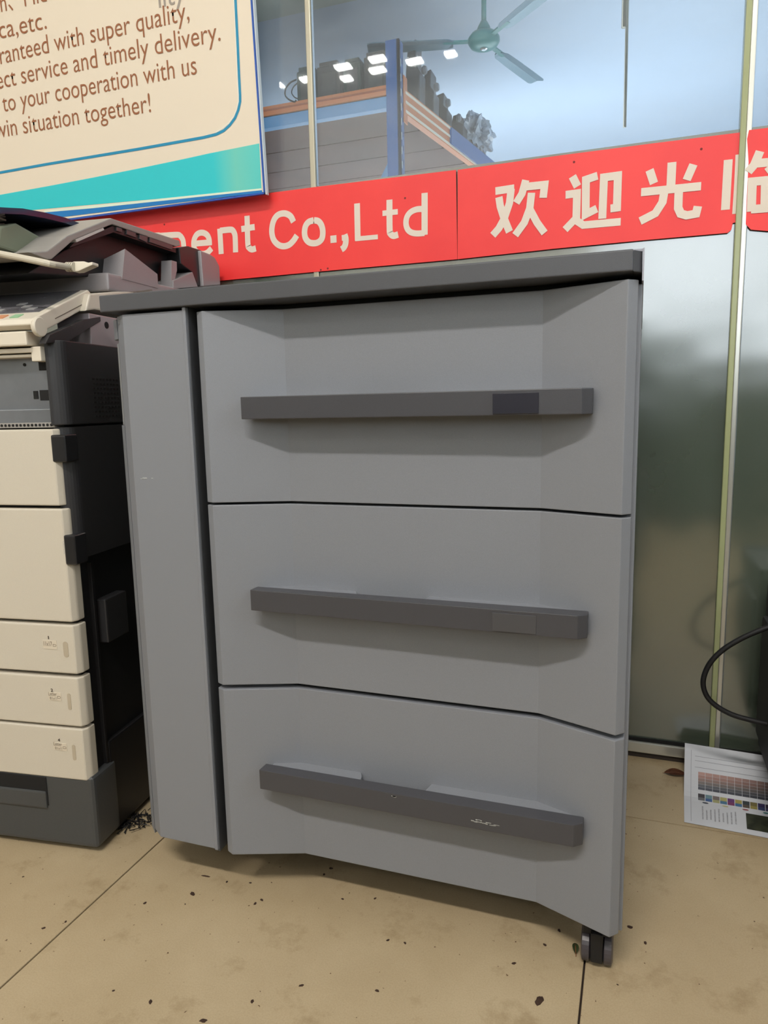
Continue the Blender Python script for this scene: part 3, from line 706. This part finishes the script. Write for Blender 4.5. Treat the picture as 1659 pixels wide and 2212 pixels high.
glyph(b1, [(lw, [(0.141, 1.3278), (0.1398, 1.2341)]), (lw * .9, [(0.1405, 1.2921), (0.1213, 1.2932), (0.1057, 1.2883), (0.0966, 1.2779), (0.0943, 1.2639), (0.0978, 1.2512), (0.107, 1.2428), (0.1205, 1.239), (0.1399, 1.2383)])], 'letter')
glyph(b2, [(1, [(0.3075, 1.3127), (0.35, 1.314)]), (1, [(0.3432, 1.3133), (0.3395, 1.2836), (0.3281, 1.2519), (0.3154, 1.2311), (0.3018, 1.2176)]), (1, [(0.3156, 1.299), (0.3188, 1.2786), (0.3281, 1.2501), (0.3399, 1.2214)]),
           (1, [(0.3756, 1.3282), (0.3675, 1.3004), (0.3548, 1.282)]), (1, [(0.3727, 1.3142), (0.4171, 1.3134), (0.4141, 1.2862)]), (1, [(0.3886, 1.2998), (0.3852, 1.2678), (0.3734, 1.2382), (0.353, 1.2128)]), (0.95, [(0.386, 1.2641), (0.4013, 1.2354), (0.4184, 1.2112)])])
glyph(b2, [(1, [(0.4764, 1.324), (0.4876, 1.3016)]), (1, [(0.4626, 1.2872), (0.4868, 1.2877), (0.4863, 1.2339)]), (0.95, [(0.4627, 1.2142), (0.4831, 1.2336), (0.5014, 1.22), (0.5793, 1.2192)]),
           (1, [(0.5292, 1.3187), (0.5052, 1.3135), (0.506, 1.2418), (0.5293, 1.2514)]), (1, [(0.5411, 1.2291), (0.5426, 1.3136), (0.5711, 1.314), (0.5708, 1.249), (0.5575, 1.2484)])])
glyph(b2, [(1.05, [(0.678, 1.3275), (0.6774, 1.2715)]), (1, [(0.6344, 1.3178), (0.6441, 1.2896)]), (1, [(0.7195, 1.318), (0.7076, 1.2888)]), (1, [(0.6189, 1.2748), (0.7358, 1.2735)]),
           (1, [(0.6654, 1.2736), (0.6622, 1.2502), (0.6488, 1.229), (0.6187, 1.2163)]), (1, [(0.6932, 1.2731), (0.6933, 1.2349), (0.6987, 1.2231), (0.7104, 1.2185), (0.7283, 1.22), (0.7313, 1.2345)])])
glyph(b2, [(1, [(0.7847, 1.319), (0.7838, 1.2219)]), (1, [(0.8059, 1.3266), (0.8061, 1.2706), (0.8052, 1.212)])])
glyph(b3, [(1, [(0.8422, 1.3277), (0.833, 1.3031), (0.8225, 1.2908)]), (1, [(0.8372, 1.3052), (0.8882, 1.3039)]), (1, [(0.8584, 1.2974), (0.8715, 1.279)]), (1, [(0.832, 1.2135), (0.831, 1.2709), (0.8901, 1.2697), (0.8903, 1.2122)]),
           (1, [(0.8318, 1.2178), (0.8901, 1.2161)]), (1, [(0.855, 1.2694), (0.8565, 1.2175)])])
# small smudges on the vinyl
sm = mat('vinyl_dirt', (120, 30, 28), 0.7)
bm = bmesh.new()
for (x, z) in [(0.0927, 1.3216), (-0.112, 1.1782), (-0.131, 1.1764), (0.3387, 1.3022), (0.4793, 1.3532), (-0.7737, 1.3548), (-0.585, 1.3299), (0.7333, 1.3462)]:
    lathe(bm, [(0.0026, YB - 0.0003), (0.0022, YB + 0.0005)], 7, 'y', (x, 0, z))
obj('dirt_spot', bm, sm, b1); b1.children[-1]['kind'] = 'stuff'

# ------------------------------------------------------------------ things seen through the clear glass
rk_blue = mat('rack_blue', (40, 92, 160), 0.4); rk_light = mat('rack_blue_pale', (96, 150, 200), 0.45); orange = mat('rack_orange', (214, 128, 76), 0.45)
brown = mat('shelf_board', (98, 66, 56), 0.7, mottle=0.3, mscale=4)
rack = thing('storage_rack', 'blue and orange pallet rack with wooden shelf seen through the clear glass', 'rack', (-0.50, 2.5, 0))
def R(*a): return (a[0] + 0.50, a[1] + 0.50, a[2] - 2.5, a[3] - 2.5, a[4], a[5])
bm = bx(*R(-0.555, -0.487, 2.5, 2.515, 0, 2.54)); obj('post', bm, rk_blue, rack)
post2 = obj('post', bx(*R(-0.500, -0.487, 2.5, 2.56, 0, 2.54)), rk_blue, rack)
for k in range(16):
    z = 1.45 + k * 0.065
    obj('slot', bx(*R(-0.4872, -0.4862, 2.515, 2.525, z, z + 0.032)), mat('slot_pale', (190, 206, 220), 0.5), post2)
    obj('slot', bx(*R(-0.4872, -0.4862, 2.540, 2.548, z + .02, z + 0.045)), mat('slot_dark', (20, 40, 80), 0.5), post2)
bz = [(-0.878, 2.3481), (-0.8796, 2.3038), (-0.8798, 2.2996), (-0.8817, 2.2466)]
obj('beam', bx(*R(-2.6, -0.555, 2.5, 2.54, bz[1][1], bz[0][1], ), w=0.004), orange, rack)
obj('beam', bx(*R(-2.6, -0.555, 2.505, 2.55, bz[3][1], bz[2][1]), w=0.004), rk_light, rack)
obj('beam_ridge', bx(*R(-2.6, -0.555, 2.497, 2.501, bz[1][1] + .02, bz[1][1] + .028)), mat('orange_dark', (176, 96, 58), 0.5), rack)
def slanted(x0, x1, y0, y1, z0, z1, k=0.165):
    return prism([(x0 + .5, y0 - 2.5), (x1 + .5, y0 - 2.5), (x1 + .5 + k * (y1 - y0), y1 - 2.5), (x0 + .5 + k * (y1 - y0), y1 - 2.5)], 'z', z0, z1)
sb_ = obj('beam', slanted(-0.520, -0.486, 2.56, 4.7, 2.235, 2.345), orange, rack)
for k in range(3):
    obj('beam_stripe', slanted(-0.486, -0.482, 2.56, 4.7, 2.240 + k * .042, 2.252 + k * .042), mat('stripe_cream', (240, 226, 206), 0.4), sb_)
obj('end_plate', bx(*R(-0.486, -0.480, 2.55, 2.60, 2.19, 2.40), w=0.002), orange, rack)
obj('beam', slanted(-0.40, -0.385, 3.1, 4.7, 2.25, 2.335), rk_blue, rack)
for k in range(7):
    obj('shelf_board', bx(*R(-2.6, -0.50 + .05 * k, 2.555 + k * .3, 2.845 + k * .3, 2.25, 2.262), w=0.002), brown, rack)
obj('brace', prism([(-0.02 - .035, 2.02), (0.0 - .035, 1.98), (-0.34, 1.45), (-0.38, 1.49)], 'y', 0.03, 0.045), rk_light, rack)
obj('crossbar', prism([(-2.05, 2.25), (-2.0, 2.13), (-1.45, 1.55), (-1.50, 1.66)], 'y', 0.9, 0.93), mat('rack_red', (186, 80, 84), 0.5), rack)
# copper toner units standing on the shelf in a row
box_cols = [((36, 60, 48), 'dark green box at the left end of the rack shelf, with wires hanging off'), ((70, 62, 60), 'brown grey box second from the left on the rack shelf'),
            ((32, 58, 44), 'dark green box in the middle of the rack shelf'), ((66, 58, 54), 'taupe box just left of the blue rack post')]
spans = [[(-1.053, 2.5088), (-0.9521, 2.3533)], [(-0.9408, 2.5115), (-0.8169, 2.3434)], [(-0.7992, 2.5047), (-0.7064, 2.3475)], [(-0.6896, 2.5153), (-0.5699, 2.347)]]
for (cc, lab), sp in zip(box_cols, spans):
    x0, x1 = sp[0][0], sp[1][0]; zt = sp[0][1]
    t = thing('equipment_unit', lab, 'box', ((x0 + x1) / 2, 2.62, 2.345), 0, 'units on the rack shelf'); w_ = (x1 - x0) / 2
    zt -= 2.345
    m_ = mat('unit_%d' % cc[0], cc, 0.5, mottle=0.4, mscale=8)
    obj('housing', bx(-w_, w_, -0.06, 0.16, 0, zt, w=0.008), m_, t)
    obj('top_ridge', bx(-w_ * .8, w_ * .8, -0.055, 0.12, zt, zt + 0.02, w=0.004), m_, t)
    obj('front_plate', bx(-w_ * .55, w_ * .7, -0.066, -0.06, zt * .15, zt * .8, w=0.002), mat('unit_plate', (76, 70, 66), 0.5), t)
sup = obj('shelf_deck', bx(*R(-2.6, -0.50, 2.54, 2.90, 2.320, 2.345)), brown, rack)
wires = bmesh.new()
wp = [(-1.0254, 2.4455), (-1.0564, 2.4376), (-1.0832, 2.4161), (-1.0898, 2.3849), (-1.0702, 2.3604), (-1.04, 2.345), (-1.0295, 2.352)]
tube(wires, [(p[0], 2.50, p[1]) for p in spline([(a, 0, b_) for a, b_ in wp], 5) for p in [(p.x, p.z)]], 0.004, 6)
wp = [(-1.0259, 2.4328), (-1.047, 2.419), (-1.0584, 2.3951), (-1.044, 2.3714), (-1.024, 2.3598)]
tube(wires, [(p.x, 2.51, p.z) for p in spline([(a, 0, b_) for a, b_ in wp], 5)], 0.003, 6)
tag(obj('hanging_wires', wires, gap_m), 'thin dark wires looping off the left end of the rack shelf', 'wire')
t = thing('spare_part', 'dark angular machine part on the rack right of the blue post', 'machine part', (-0.50, 2.80, 2.345))
random.seed(3)
for k, (dx, dy, hz, hw) in enumerate(((0.0, 0.0, 0.30, .035), (0.035, .16, .22, .03), (0.05, .34, .17, .04), (0.10, .52, .12, .035))):
    obj('block', prism([(dx - hw, 0), (dx + hw, 0), (dx + hw * 1.1, hz * .5), (dx + hw * .5, hz * .62), (dx + hw * .6, hz), (dx - hw * .6, hz * .94), (dx - hw, hz * .5)], 'y', dy - .05, dy + .06, w=0.006), mat('part_dark', (48, 46, 52), 0.4), t)
for k in range(4):
    bm = lathe(bmesh.new(), [(0.016, -0.012), (0.022, 0), (0.016, 0.012)], 14, 'x', (0.055 + .025 * k, -0.02 + .14 * k, 0.16 - .03 * k)); obj('roller', bm, mat('part_mid', (110, 112, 120), 0.35), t)
# crumpled clear bag
bm = bmesh.new(); bmesh.ops.create_icosphere(bm, subdivisions=4, radius=1)
random.seed(11)
from mathutils import noise as mn
for v in bm.verts:
    n = mn.noise(v.co * 2.6) * 0.5 + mn.noise(v.co * 6.5) * 0.28
    v.co = v.co * (1 + n); v.co = Vector((v.co.x * .085, v.co.y * .20, v.co.z * .095))
bag = tag(obj('plastic_bag', bm, mat('bag_plastic', (176, 186, 200), 0.15, mottle=0.3, mscale=20), loc=(-0.36, 3.62, 2.46)), 'crumpled clear plastic bag at the right end of the rack shelf', 'bag')
# ceiling fan
teal_f = mat('fan_green', (70, 146, 148), 0.3); blade_m = mat('fan_blade', (112, 142, 158), 0.35, 0.3)
fan = thing('ceiling_fan', 'green three-bladed ceiling fan seen through the clear glass', 'fan', (-0.148, 2.811, 2.60))
obj('rod', tube(bmesh.new(), [(0, 0, 0.08), (0, 0, 0.6)], 0.012, 12), teal_f, fan, smooth=True)
obj('canopy', lathe(bmesh.new(), [(0.016, 0.09), (0.03, 0.065), (0.036, 0.045), (0.036, 0.03)], 24), teal_f, fan, smooth=True)
obj('motor', lathe(bmesh.new(), [(0.03, 0.04), (0.062, 0.032), (0.078, 0.012), (0.078, -0.004), (0.066, -0.022), (0.040, -0.032), (0.004, -0.034)], 36), teal_f, fan, smooth=True)
obj('badge', lathe(bmesh.new(), [(0.016, -0.032), (0.018, -0.036), (0.010, -0.040)], 20), mat('badge_silver', (200, 210, 215), 0.2, 0.8), fan)
for a in (196, 71, -44):
    ar = math.radians(a)
    bm = bmesh.new(); sec = [(-0.045, -0.010), (-0.042, -0.006), (0.0, 0.006), (0.042, 0.002), (0.045, -0.004), (0.0, 0.0)]
    rows = []
    for k, rr in enumerate((0.15, 0.18, 0.30, 0.45, 0.56, 0.575)):
        wsc = (0.55, 0.9, 1.0, 1.05, 1.05, 0.8)[k]
        rows.append([bm.verts.new((rr, p[0] * wsc, p[1])) for p in sec])
    for i in range(5):
        for j in range(6): bm.faces.new((rows[i][j], rows[i][(j + 1) % 6], rows[i + 1][(j + 1) % 6], rows[i + 1][j]))
    bm.faces.new(rows[0]); bm.faces.new(rows[-1][::-1])
    bl = obj('blade', bm, blade_m, fan); bl.rotation_euler = (0.0, 0, ar)
    obj('blade_arm', bx(0.06, 0.20, -0.013, 0.013, -0.002, 0.006, w=0.001), teal_f, bl)
pipe = tag(obj('hanging_rod', tube(tube(bmesh.new(), [(0.566, 1.3, 1.60), (0.5577, 1.3, 3.2)], 0.0045, 10), [(0.5577, 1.3, 1.86), (0.5573, 1.3, 3.2)], 0.008, 10), alu, smooth=True), 'slim metal rod hanging behind the clear glass above the Chinese characters', 'rod')
# lamps of our own ceiling; the clear glass mirrors them
lampm = mat('lamp_diffuser', (255, 252, 246), 0.4, emit=120)
lframe = mat('lamp_frame', (225, 225, 222), 0.5)
lps = [(-3.187, 6.5426), (-2.8454, 6.5271), (-2.3686, 6.4155), (-2.4343, 6.6732), (-1.978, 6.3929), (-2.0611, 6.6197), (-1.6446, 6.5826), (-1.2627, 6.5713)]
LAMPS = ['small ceiling lamp, its mirror image leftmost, by the wires left of the rack units', 'small ceiling lamp mirrored second from left, just beside the metal glazing strip', 'ceiling lamp mirrored above another one, left of the pair beside the rack post',
         'short ceiling lamp mirrored lowest in the middle of the rack units', 'ceiling lamp mirrored as the upper of the pair just left of the rack post', 'ceiling lamp mirrored as the lower of the pair just left of the rack post',
         'long ceiling lamp mirrored just right of the blue rack post', 'ceiling lamp mirrored alone, rightmost, below the fan hub']
for k, (x, ym) in enumerate(lps):
    sx = 0.052 if k in (0, 1, 7, 3) else 0.078
    t = thing('ceiling_light', LAMPS[k], 'lamp', (x, 1.484 - ym, HC), 0, 'ceiling lamps mirrored in the glass')
    obj('housing', bx(-sx - .015, sx + .015, -0.08, 0.08, -0.09, 0, w=0.003), lframe, t)
    obj('diffuser', bx(-sx, sx, -0.05, 0.05, -0.10, -0.088, w=0.001), lampm, t)

# ------------------------------------------------------------------ right side: cable, dark machine, paper, leaf
t = thing('black_device', 'black machine standing at the right edge beside the glass wall', 'machine', (0.893, 0.40, 0))
obj('housing', bx(0.003, 0.35, 0.0, 0.30, 0.085, 0.46, w=0.010, seg=3), rubber, t)
obj('bulge', bx(-0.006, 0.02, 0.02, 0.28, 0.12, 0.385, w=0.008), rubber, t)
obj('foot', bx(0.10, 0.14, 0.03, 0.07, 0, 0.086, w=0.004), rubber, t)
obj('foot', bx(0.10, 0.14, 0.22, 0.26, 0, 0.086, w=0.004), rubber, t)
cp_ = spline([(x, 0.55, z) for x, z in [(0.8853, 0.3994), (0.8634, 0.3882), (0.8318, 0.3683), (0.7998, 0.3413), (0.7775, 0.3099), (0.7679, 0.2746), (0.7743, 0.2458), (0.7923, 0.2254), (0.8227, 0.2096), (0.8565, 0.2024), (0.8962, 0.1971)]], 6)
tag(obj('power_cable', tube(bmesh.new(), cp_, 0.0052, 12), rubber, smooth=True), 'black power cable looping out in front of the glass wall', 'cable')
# the printed test sheet
pc = [(0.7393, 0.4795, 0.0015), (0.905, 0.470, 0.0015), (0.930, 0.700, 0.060), (0.7500, 0.7000, 0.0660)]
sheet = thing('printed_sheet', 'white printed colour test sheet lying on the floor, propped against the wall foot', 'paper')
def bil(u, v):
    a = Vector(pc[0]).lerp(Vector(pc[1]), u); b_ = Vector(pc[3]).lerp(Vector(pc[2]), u)
    p = a.lerp(b_, v); s = max(0.0, (v - 0.0)); zz = (a.lerp(b_, 1.0)).z
    f = max(0.0, (v - 0.45) / 0.55); p.z = 0.0015 + (zz - 0.0015) * (f * f * 0.6 + f * 0.4)
    return p
def sheet_patch(name, u0, u1, v0, v1, m_, lift=0.0004, n=1, parent=sheet):
    bm = bmesh.new(); nv = max(1, int(14 * (v1 - v0) + 1)); nu = n
    for li in (0, 1):
        g = [[bm.verts.new(bil(u0 + (u1 - u0) * i / nu, v0 + (v1 - v0) * j / nv) + Vector((0, -0.2 * lift, lift if li else lift - 0.0003))) for i in range(nu + 1)] for j in range(nv + 1)]
        for j in range(nv):
            for i in range(nu): bm.faces.new((g[j][i], g[j][i + 1], g[j + 1][i + 1], g[j + 1][i]))
    return obj(name, bm, m_, parent)
sheet_patch('page', 0, 1, 0, 1, mat('paper_white', (205, 208, 214), 0.7), 0.0, 4)
cols1 = [(70, 66, 72), (110, 140, 150), (120, 110, 108), (170, 165, 110), (100, 60, 110), (160, 150, 90), (60, 66, 70), (120, 110, 70), (58, 50, 90), (60, 50, 66)]
cols2 = [(110, 112, 116), (70, 100, 150), (165, 165, 120), (80, 120, 150), (120, 60, 100), (70, 110, 150), (90, 80, 70), (150, 140, 80), (60, 70, 110), (70, 66, 100)]
for k in range(10):
    u0 = 0.16 + k * 0.082
    sheet_patch('colour_swatch', u0, u0 + 0.075, 0.475, 0.52, mat('sw_a%d' % k, cols1[k], 0.5))
    sheet_patch('colour_swatch', u0, u0 + 0.075, 0.43, 0.473, mat('sw_b%d' % k, cols2[k], 0.5))
    for r_ in range(6):
        g = [(186, 150, 142), (170, 136, 128), (150, 128, 122), (128, 120, 118), (104, 106, 112), (84, 88, 98)][r_]
        g = tuple(max(20, int(v * (1 - 0.03 * k))) for v in g)
        sheet_patch('colour_swatch', u0, u0 + 0.078, 0.73 - r_ * 0.032, 0.73 - r_ * 0.032 + 0.029, mat('sw_c%d_%d' % (r_, k), g, 0.5))
for k, cc in enumerate(((60, 66, 78), (190, 186, 140), (150, 84, 90), (70, 120, 120))):
    bm = bmesh.new(); vs = []
    for q in range(16):
        a = 2 * math.pi * q / 16; vs.append(bm.verts.new(bil(0.24 + k * .22 + 0.035 * math.cos(a), 0.395 + 0.013 * math.sin(a)) + Vector((0, 0, 0.0005))))
    bm.faces.new(vs); obj('colour_dot', bm, mat('dot_%d' % k, cc, 0.5), sheet)
sheet_patch('photo_print', 0.68, 1.0, 0.08, 0.34, mat('photo_dark', (62, 66, 48), 0.4, mottle=0.5, mscale=60, alt=(30, 34, 24)))
for k in range(9):
    sheet_patch('text_line', 0.20 + k * 0.045, 0.215 + k * 0.045, 0.10 + 0.01 * (k % 3), 0.33 - 0.02 * ((k * 7) % 4), mat('text_grey', (110, 112, 120), 0.6, mottle=0.6, mscale=900, alt=(196, 198, 204)))
for v_ in (0.86, 0.90, 0.80):
    sheet_patch('rule_line', 0.12, 1.0, v_, v_ + 0.003, mat('rule_grey', (150, 152, 160), 0.6))
sheet_patch('rule_line', 0.075, 0.08, 0.04, 0.95, mat('rule_grey', (0, 0, 0)))

# dry leaf
def leaf(name, loc, L_, Wd, rot, m_, label):
    bm = bmesh.new(); n = 8; rows = []
    for i in range(n + 1):
        t = i / n; w_ = Wd * math.sin(math.pi * min(1, t * 1.02 + 0.02)) ** 0.8 / 2 + 0.0003
        z = 0.002 + 0.004 * math.sin(math.pi * t)
        rows.append([bm.verts.new((t * L_ - L_ / 2, -w_, z + 0.002)), bm.verts.new((t * L_ - L_ / 2, 0, z)), bm.verts.new((t * L_ - L_ / 2, w_, z + 0.002))])
    for i in range(n):
        for j in range(2): bm.faces.new((rows[i][j], rows[i][j + 1], rows[i + 1][j + 1], rows[i + 1][j]))
    ret = bmesh.ops.solidify(bm, geom=list(bm.faces), thickness=0.0006)
    o = tag(obj(name, bm, m_, loc=loc), label, 'leaf'); o.rotation_euler = (0, 0, rot)
    bm = bmesh.new(); tube(bm, [(-L_ / 2 - .004, 0, 0.002), (0, 0, 0.0068), (L_ / 2, 0, 0.0025)], 0.0005, 5); obj('midrib', bm, mat('leaf_vein', (120, 70, 40), 0.6), o)
    return o
leaf('dry_leaf', (0.732, 0.672, 0), 0.048, 0.030, 0.12, mat('leaf_brown', (122, 74, 48), 0.6, mottle=0.3, mscale=60), 'dry brown leaf on the floor left of the printed sheet')
leaf('green_leaf', (*[(0.5619, 0.0667)][0], 0), 0.022, 0.009, 1.7, mat('leaf_green', (70, 84, 50), 0.6), 'small dark green leaf beside the front caster of the grey cabinet')

# crumbs of dirt on the tiles
dirt_m = mat('dirt', (62, 42, 30), 0.9, mottle=0.3, mscale=300)
random.seed(21)
spots = [(445, 1893, 9), (313, 1951, 6), (416, 1931, 10), (94, 2005, 6), (325, 2164, 7), (439, 2205, 9), (551, 1952, 6), (565, 1944, 6), (838, 2031, 5), (875, 2037, 5), (651, 2129, 6), (545, 2163, 6), (815, 2140, 6),
         (1165, 2162, 15), (1177, 2041, 6), (1110, 2081, 6), (1208, 2010, 6), (1361, 2003, 8), (1394, 2037, 6), (1334, 2127, 3), (50, 1894, 4), (142, 1991, 5), (715, 1876, 7), (700, 1889, 5), (740, 1942, 5), (810, 1941, 5), (400, 1953, 3), (245, 2140, 4), (490, 1905, 5), (541, 1907, 5)]
px = [[(-0.0859, 0.0407), (-0.1466, -0.053), (-0.0816, -0.0073), (-0.2681, -0.1548), (-0.0053, -0.2215), (0.0853, -0.2249), (0.0355, 0.005), (0.0416, 0.0167), (0.2795, -0.0035), (0.3071, -0.0007), (0.1883, -0.1274), (0.1337, -0.1747), (0.2972, -0.1011), (0.5215, -0.0457), (0.5159, 0.0636), (0.4762, 0.0114), (0.5339, 0.1018), (0.6408, 0.1442), (0.6637, 0.1161), (0.6252, 0.0185), (-0.4063, -0.0642), (-0.2442, -0.1314), (0.1218, 0.1309), (0.1166, 0.1115), (0.1738, 0.0621), (0.2266, 0.0804), (-0.0786, -0.0333), (-0.0699, -0.2222), (-0.0414, 0.0391), (0.0004, 0.05)]][0]
CR = ['long dark dirt flake in front of the grey column panel', 'dark crumb nearest the long diagonal tile seam, right of it', 'rust-brown dirt clump at the head of a faint smear below the column panel', 'dark crumb left of the diagonal tile seam, near the left edge',
 'slanting dark crumb near the bottom edge, left of the middle', 'dark clump cut by the bottom edge, left of the middle', 'dark crumb under the bottom drawer, left one of a touching pair', 'dark crumb under the bottom drawer, right one of a touching pair',
 'brown crumb in the middle floor, left one of a pair', 'dark crumb in the middle floor, right one of a pair', 'brown crumb alone, below the middle of the cabinet', 'brown crumb near the bottom edge, right of the slanting crumb',
 'brown crumb near the bottom edge, halfway to the biggest clump', 'largest brown dirt clump, near the bottom edge left of the short tile seam', 'dark crumb midway between the caster and the biggest clump', 'dark crumb left of the caster, further down than the green leaf',
 'crumb in the shade edge left of the caster, below the last drawer', 'dark crumb just right of the cabinet caster', 'small crumb furthest right on the floor beside the caster', 'tiny speck on the right tile below the caster', 'small crumb on the left tile, in front of the copier base',
 'small crumb on the left tile, just left of the seam', 'dark crumb at the shadow edge under the bottom drawer, upper of two', 'dark crumb at the shadow edge under the bottom drawer, lower of two', 'crumb right of the faint brown drip stains', 'crumb furthest right of those along the cabinet shadow',
 'tiny speck right of the rust-brown clump', 'tiny speck above the slanting crumb near the bottom', 'small crumb at the left end of the drip stains', 'rusty crumb on the second drip stain']
for k, ((x, y), s) in enumerate(zip(px, spots)):
    r_ = s[2] * 0.00045
    bm = bmesh.new(); bmesh.ops.create_icosphere(bm, subdivisions=2, radius=r_)
    for v in bm.verts:
        f = 1 + 0.5 * mn.noise(v.co * (1.3 / r_) + Vector((k, 0, 0)))
        v.co = Vector((v.co.x * f * 1.25, v.co.y * f * .8, abs(v.co.z) * 0.35 * f))
    if k == 0:
        for v in bm.verts: v.co.x *= 1.9; v.co.y *= .45; v.co.y += 12 * v.co.x * abs(v.co.x)
    o = obj('dirt_crumb', bm, dirt_m, loc=(x, y, 0)); o.rotation_euler = (0, 0, k * 1.3)
    tag(o, CR[k], 'dirt', 'dirt crumbs on the floor')
# fluff of dust at the copier's foot
bm = bmesh.new(); random.seed(8)
for k in range(120):
    a = random.random(); x = -0.345 + random.gauss(0, .018) + a * .05; y = 0.10 + a * .08 + random.gauss(0, .012); r_ = random.uniform(.0015, .005)
    p = [(x, y, r_)]
    for j in range(2): p.append((x + random.uniform(-.012, .012), y + random.uniform(-.012, .012), random.uniform(0.001, .008)))
    tube(bm, p, 0.0009, 4)
o = tag(obj('dust_fluff', bm, gap_m), 'black fluff of dust on the floor at the copier foot', 'dust'); o['kind'] = 'stuff'
